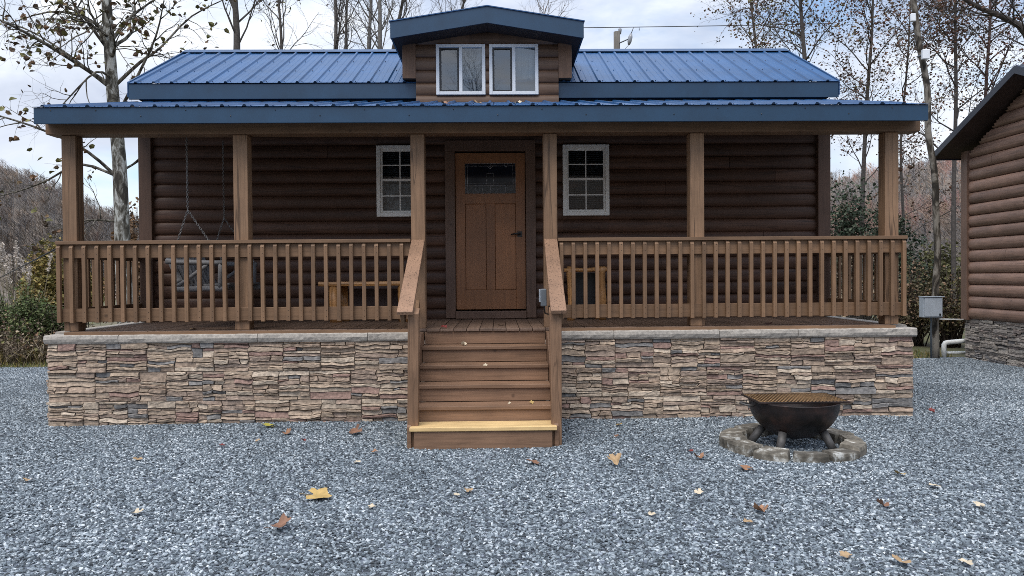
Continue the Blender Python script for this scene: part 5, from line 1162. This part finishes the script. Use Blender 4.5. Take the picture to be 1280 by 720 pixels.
def blades(mb, rg, c, rx, ry, n_, h, w, cols, lean=0.5):
    for k in range(n_):
        a = rg.random() * 2 * PI; f_ = math.sqrt(rg.random()); p = Vector((c[0] + rx * f_ * math.cos(a), c[1] + ry * f_ * math.sin(a), c[2])); hh = h * rg.uniform(0.5, 1.15)
        az = rg.random() * 2 * PI; ln = Vector((math.cos(az), math.sin(az), 0)); s_ = Vector((-ln.y, ln.x, 0)) * w * rg.uniform(0.6, 1.3); lv = lean * rg.uniform(0.2, 1.2)
        q1 = p + Vector((0, 0, hh * 0.55)) + ln * hh * 0.18 * lv; q2 = p + Vector((0, 0, hh * (1 - 0.25 * lv))) + ln * hh * 0.6 * lv; kk = rg.uniform(0.7, 1.3)
        mb.add([p - s_, p + s_, q1 + s_ * 0.8, q1 - s_ * 0.8, q2], [(0, 1, 2, 3), (3, 2, 4)], tuple(x * kk for x in rg.choice(cols)), True)
GRN = [(0.07, 0.10, 0.03), (0.095, 0.12, 0.042), (0.055, 0.08, 0.028), (0.13, 0.145, 0.06)]
OLV = [(0.20, 0.165, 0.05), (0.26, 0.20, 0.06), (0.15, 0.135, 0.04), (0.26, 0.19, 0.07)]
STRAW = [(0.25, 0.20, 0.135), (0.18, 0.14, 0.095), (0.33, 0.27, 0.185), (0.125, 0.095, 0.068)]
EVG = [(0.036, 0.055, 0.032), (0.05, 0.07, 0.042), (0.026, 0.042, 0.026), (0.075, 0.09, 0.058)]
SG = 'shrubs on the bank at the left'
shrub('green_shrub', 'bushy green shrub below the pampas plumes at the left edge', 'shrub', gpt(40, 14.9), 0.62, 0.6, 1.5, 80, 2300, 0.058, GRN, 71, group=SG)
shrub('green_shrub', 'lower green shrub at the extreme left edge of the photo', 'shrub', gpt(-8, 15.4), 0.7, 0.6, 1.15, 60, 1600, 0.058, GRN, 72, group=SG)
shrub('yellow_shrub', 'yellow olive shrub behind the pampas plumes left of the corner post', 'shrub', gpt(62, 23), 1.0, 0.9, 2.95, 80, 2900, 0.10, OLV, 73, group=SG)
shrub('yellow_shrub', 'smaller yellow olive shrub seen just left of the porch corner post', 'shrub', gpt(98, 24), 0.9, 0.8, 2.8, 70, 2200, 0.10, OLV, 74, group=SG)
shrub('brown_shrub', 'tall russet-leaved shrub right behind the sycamore trunk', 'shrub', gpt(172, 22), 0.9, 0.9, 4.1, 70, 1500, 0.12, [(0.16, 0.09, 0.045), (0.20, 0.115, 0.055), (0.11, 0.07, 0.04)], 75, group=SG)
pg = thing('pampas_grass', 'tall grass clump with pale feathery plumes at the left edge', 'ornamental grass', gpt(18, 15.9)); rg = random.Random(5); g = MB(); c = gpt(18, 15.9)
blades(g, rg, c, 0.6, 0.5, 240, 1.7, 0.010, GRN + STRAW, 0.8); part('blades', g, 'grass', pg)
g = MB()
for k in range(26):
    a = Vector((c[0] + rg.uniform(-0.55, 0.5), c[1] + rg.uniform(-0.4, 0.4), c[2])); top = a + Vector((rg.uniform(-0.55, 0.35), rg.uniform(-0.2, 0.2), rg.uniform(1.85, 2.4))); mid = a.lerp(top, 0.6) + Vector((0, 0, 0.2))
    g.tube([a, mid, top], [0.006, 0.005, 0.004], 4, (0.25, 0.21, 0.14))
    dv = (top - mid).normalized()
    for m_ in range(90):
        q = top - dv * rg.uniform(0, 0.40); e = q + Vector((rg.gauss(0, 0.03), rg.gauss(0, 0.03), rg.uniform(-0.02, 0.07))) + Vector((-0.02, 0, 0)); w_ = Vector((rg.gauss(0, 0.020), rg.gauss(0, 0.014), 0.008))
        g.add([q - w_, q + w_, e], [(0, 1, 2)], mul((0.62, 0.55, 0.48), rg.uniform(0.7, 1.2)), True)
part('plumes', g, 'grass', pg)
for k, (px_, Y, h, n_, lab) in enumerate(((14, 14.3, 0.95, 900, 'tangle of dry brown weeds at the left edge of the gravel'), (62, 14.6, 1.0, 900, 'tangle of dry weeds beside the left corner of the porch'), (115, 15.2, 0.9, 700, 'dry weeds behind the left porch railing'), (-30, 14.5, 1.0, 600, 'dry weeds beyond the left edge of the gravel'))):
    c = gpt(px_, Y); t_ = thing('dry_weeds', lab, 'weeds', c, 'dry weed clumps on the left bank'); g = MB(); rg = random.Random(80 + k); blades(g, rg, c, 0.8, 0.5, n_ // 3, h * 0.8, 0.006, STRAW, 2.6); blades(g, rg, (c[0], c[1] - 0.35, c[2]), 0.85, 0.35, n_ // 4, h * 0.45, 0.006, STRAW + OLV, 2.4); part('stalks', g, 'grass', t_)
    tw = MB(); tips = []
    for q in range(60): 
        p0 = Vector((c[0] + rg.uniform(-0.7, 0.7), c[1] + rg.uniform(-0.4, 0.4), c[2])); rc = limb(tw, rg, p0, (rg.gauss(0, 0.8), rg.gauss(0, 0.5), 0.8), h * rg.uniform(0.8, 1.7), 0.007, 8, 3, 0.38, -0.10, 0.3, (0.08, 0.055, 0.045)); tips.append(rc)
    part('twigs', tw, 'bark', t_); part('foliage', leaves(rg, tips, 420, 0.06, LB + STRAW), 'leaf', t_)
RGp = 'shrubs between the two cabins'
shrub('evergreen_shrub', 'dark evergreen small tree behind the right end of the porch', 'shrub', gpt(1062, 19), 1.35, 0.9, 4.25, 110, 4200, 0.085, EVG, 90, group=RGp)
shrub('evergreen_shrub', 'dark evergreen branch mass right of the porch corner post', 'shrub', gpt(1118, 20), 0.9, 0.8, 3.75, 80, 2500, 0.085, EVG, 91, group=RGp)
shrub('yellow_shrub', 'pale yellow green thicket behind the leaning trunk', 'shrub', gpt(1178, 22), 1.1, 0.9, 2.9, 80, 1300, 0.12, [(0.12, 0.115, 0.05), (0.16, 0.15, 0.06), (0.09, 0.085, 0.04)], 92, group=RGp)
shrub('brown_shrub', 'low brown and olive thicket left of the meter box', 'shrub', gpt(1140, 16), 0.85, 0.7, 1.95, 90, 1700, 0.055, [(0.10, 0.08, 0.045), (0.13, 0.10, 0.05), (0.07, 0.065, 0.03), (0.17, 0.11, 0.07)], 93, group=RGp)
shrub('brown_shrub', 'low brown and olive thicket right of the meter box', 'shrub', gpt(1186, 15.6), 0.75, 0.7, 1.75, 80, 1500, 0.055, [(0.10, 0.08, 0.045), (0.13, 0.11, 0.05), (0.08, 0.08, 0.03), (0.19, 0.12, 0.07)], 94, group=RGp)
shrub('brown_shrub', 'grey brown bare thicket seen through the right end railing', 'shrub', gpt(1075, 17), 1.2, 0.8, 2.4, 90, 500, 0.08, STRAW, 95, stem=(0.13, 0.12, 0.11), group=RGp)
# turf strips beyond the gravel
g = MB(); rg = random.Random(2)
for (x0, x1, n_) in ((-14, -4.9, 5200), (4.6, 8.4, 3200)):
    for k in range(n_):
        x = rg.uniform(x0, x1); y = back_edge(x) + 0.05 + 2.2 * rg.random() ** 1.5; p = Vector((x, y, -0.03)); h = rg.uniform(0.05, 0.13); az = rg.random() * 6.28; s_ = Vector((math.cos(az), math.sin(az), 0)) * 0.008; e = Vector((rg.gauss(0, 0.03), rg.gauss(0, 0.03), h))
        g.add([p - s_, p + s_, p + e], [(0, 1, 2)], mul(rg.choice(GRN[:2] + OLV[:3] + STRAW[:1]), rg.uniform(0.8, 1.4)), True)
kind(part('grass', g, 'grass', origin=(0, 0, 0)), 'stuff', 'short green and brown grass along the back edge of the gravel', 'grass')

# ------------------------------------------------------------------ the hills and the far bare wood
def hill_h(x, y):
    ang = math.degrees(math.atan2(x, y)); r_ = math.hypot(x, y)
    H = np.interp(ang, [-180, -140, -60, -40, -34, -31, -27.5, -24, -15, 0, 15, 22, 27, 32, 40, 60, 140, 180], [26, 27, 25, 22.5, 20, 17, 11.5, 9, 10, 13, 15, 17, 19, 21, 25, 27, 26, 26])
    t_ = min(1, max(0, (r_ - 55) / 120)); t_ = t_ * t_ * (3 - 2 * t_)
    return H * 1.05 * t_ + 1.2 * mnoise.noise(Vector((x * 0.03, y * 0.03, 0))) * t_ - 0.4
g = MB(); na, nr = 240, 26; vs = []
for j in range(nr + 1):
    r_ = 50 + (330 - 50) * j / nr
    for i in range(na + 1):
        a = R(-180 + 360 * i / na); x, y = r_ * math.sin(a), r_ * math.cos(a); vs.append((x, y, hill_h(x, y) - max(0, (r_ - 190)) * 0.05))
g.add(vs, [(j * (na + 1) + i, j * (na + 1) + i + 1, (j + 1) * (na + 1) + i + 1, (j + 1) * (na + 1) + i) for j in range(nr) for i in range(na)], sm=True)
kind(part('hills', g, 'slope', origin=(0, 0, 0)))
g = MB(); rg = random.Random(9)
TW = [(0.20, 0.185, 0.175), (0.165, 0.155, 0.152), (0.24, 0.205, 0.17), (0.25, 0.19, 0.145), (0.21, 0.185, 0.17)]
for k in range(3000):
    left = rg.random() < 0.5
    a = R(rg.uniform(-40, -23) if left else rg.uniform(20, 36)); r_ = 60 + 125 * rg.random() ** 0.8
    x, y = r_ * math.sin(a), r_ * math.cos(a); z = hill_h(x, y); h = rg.uniform(2.8, 4.6) * (0.6 if r_ > 150 else 1)
    tc_ = rg.choice(TW); red = mnoise.noise(Vector((x * 0.04, y * 0.04, 8)))
    if red > 0.2: tc_ = rg.choice([(0.29, 0.17, 0.145), (0.31, 0.215, 0.145), (0.27, 0.18, 0.145)])
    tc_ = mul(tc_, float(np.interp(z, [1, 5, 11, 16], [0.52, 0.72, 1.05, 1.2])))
    b0 = Vector((x, y, z - 0.2)); tp_ = Vector((x + rg.gauss(0, 0.3), y, z + h)); g.tube([b0, tp_], [0.075, 0.015], 4, mul(tc_, 1.25), cap=False)
    for q in range(64):
        f_ = rg.uniform(0.25, 1.0); p = b0.lerp(tp_, f_); a2 = rg.random() * 2 * PI; ln = h * 0.42 * math.sin(PI * min(1, f_ * 0.9 + 0.08)) + 0.35; e = p + Vector((math.cos(a2) * ln * 0.8, math.sin(a2) * ln * 0.8, ln * rg.uniform(0.3, 0.9))); w_ = Vector((0.022, 0, 0.015))
        g.add([p - w_, p + w_, e], [(0, 1, 2)], mul(tc_, rg.uniform(0.8, 1.15)), False)
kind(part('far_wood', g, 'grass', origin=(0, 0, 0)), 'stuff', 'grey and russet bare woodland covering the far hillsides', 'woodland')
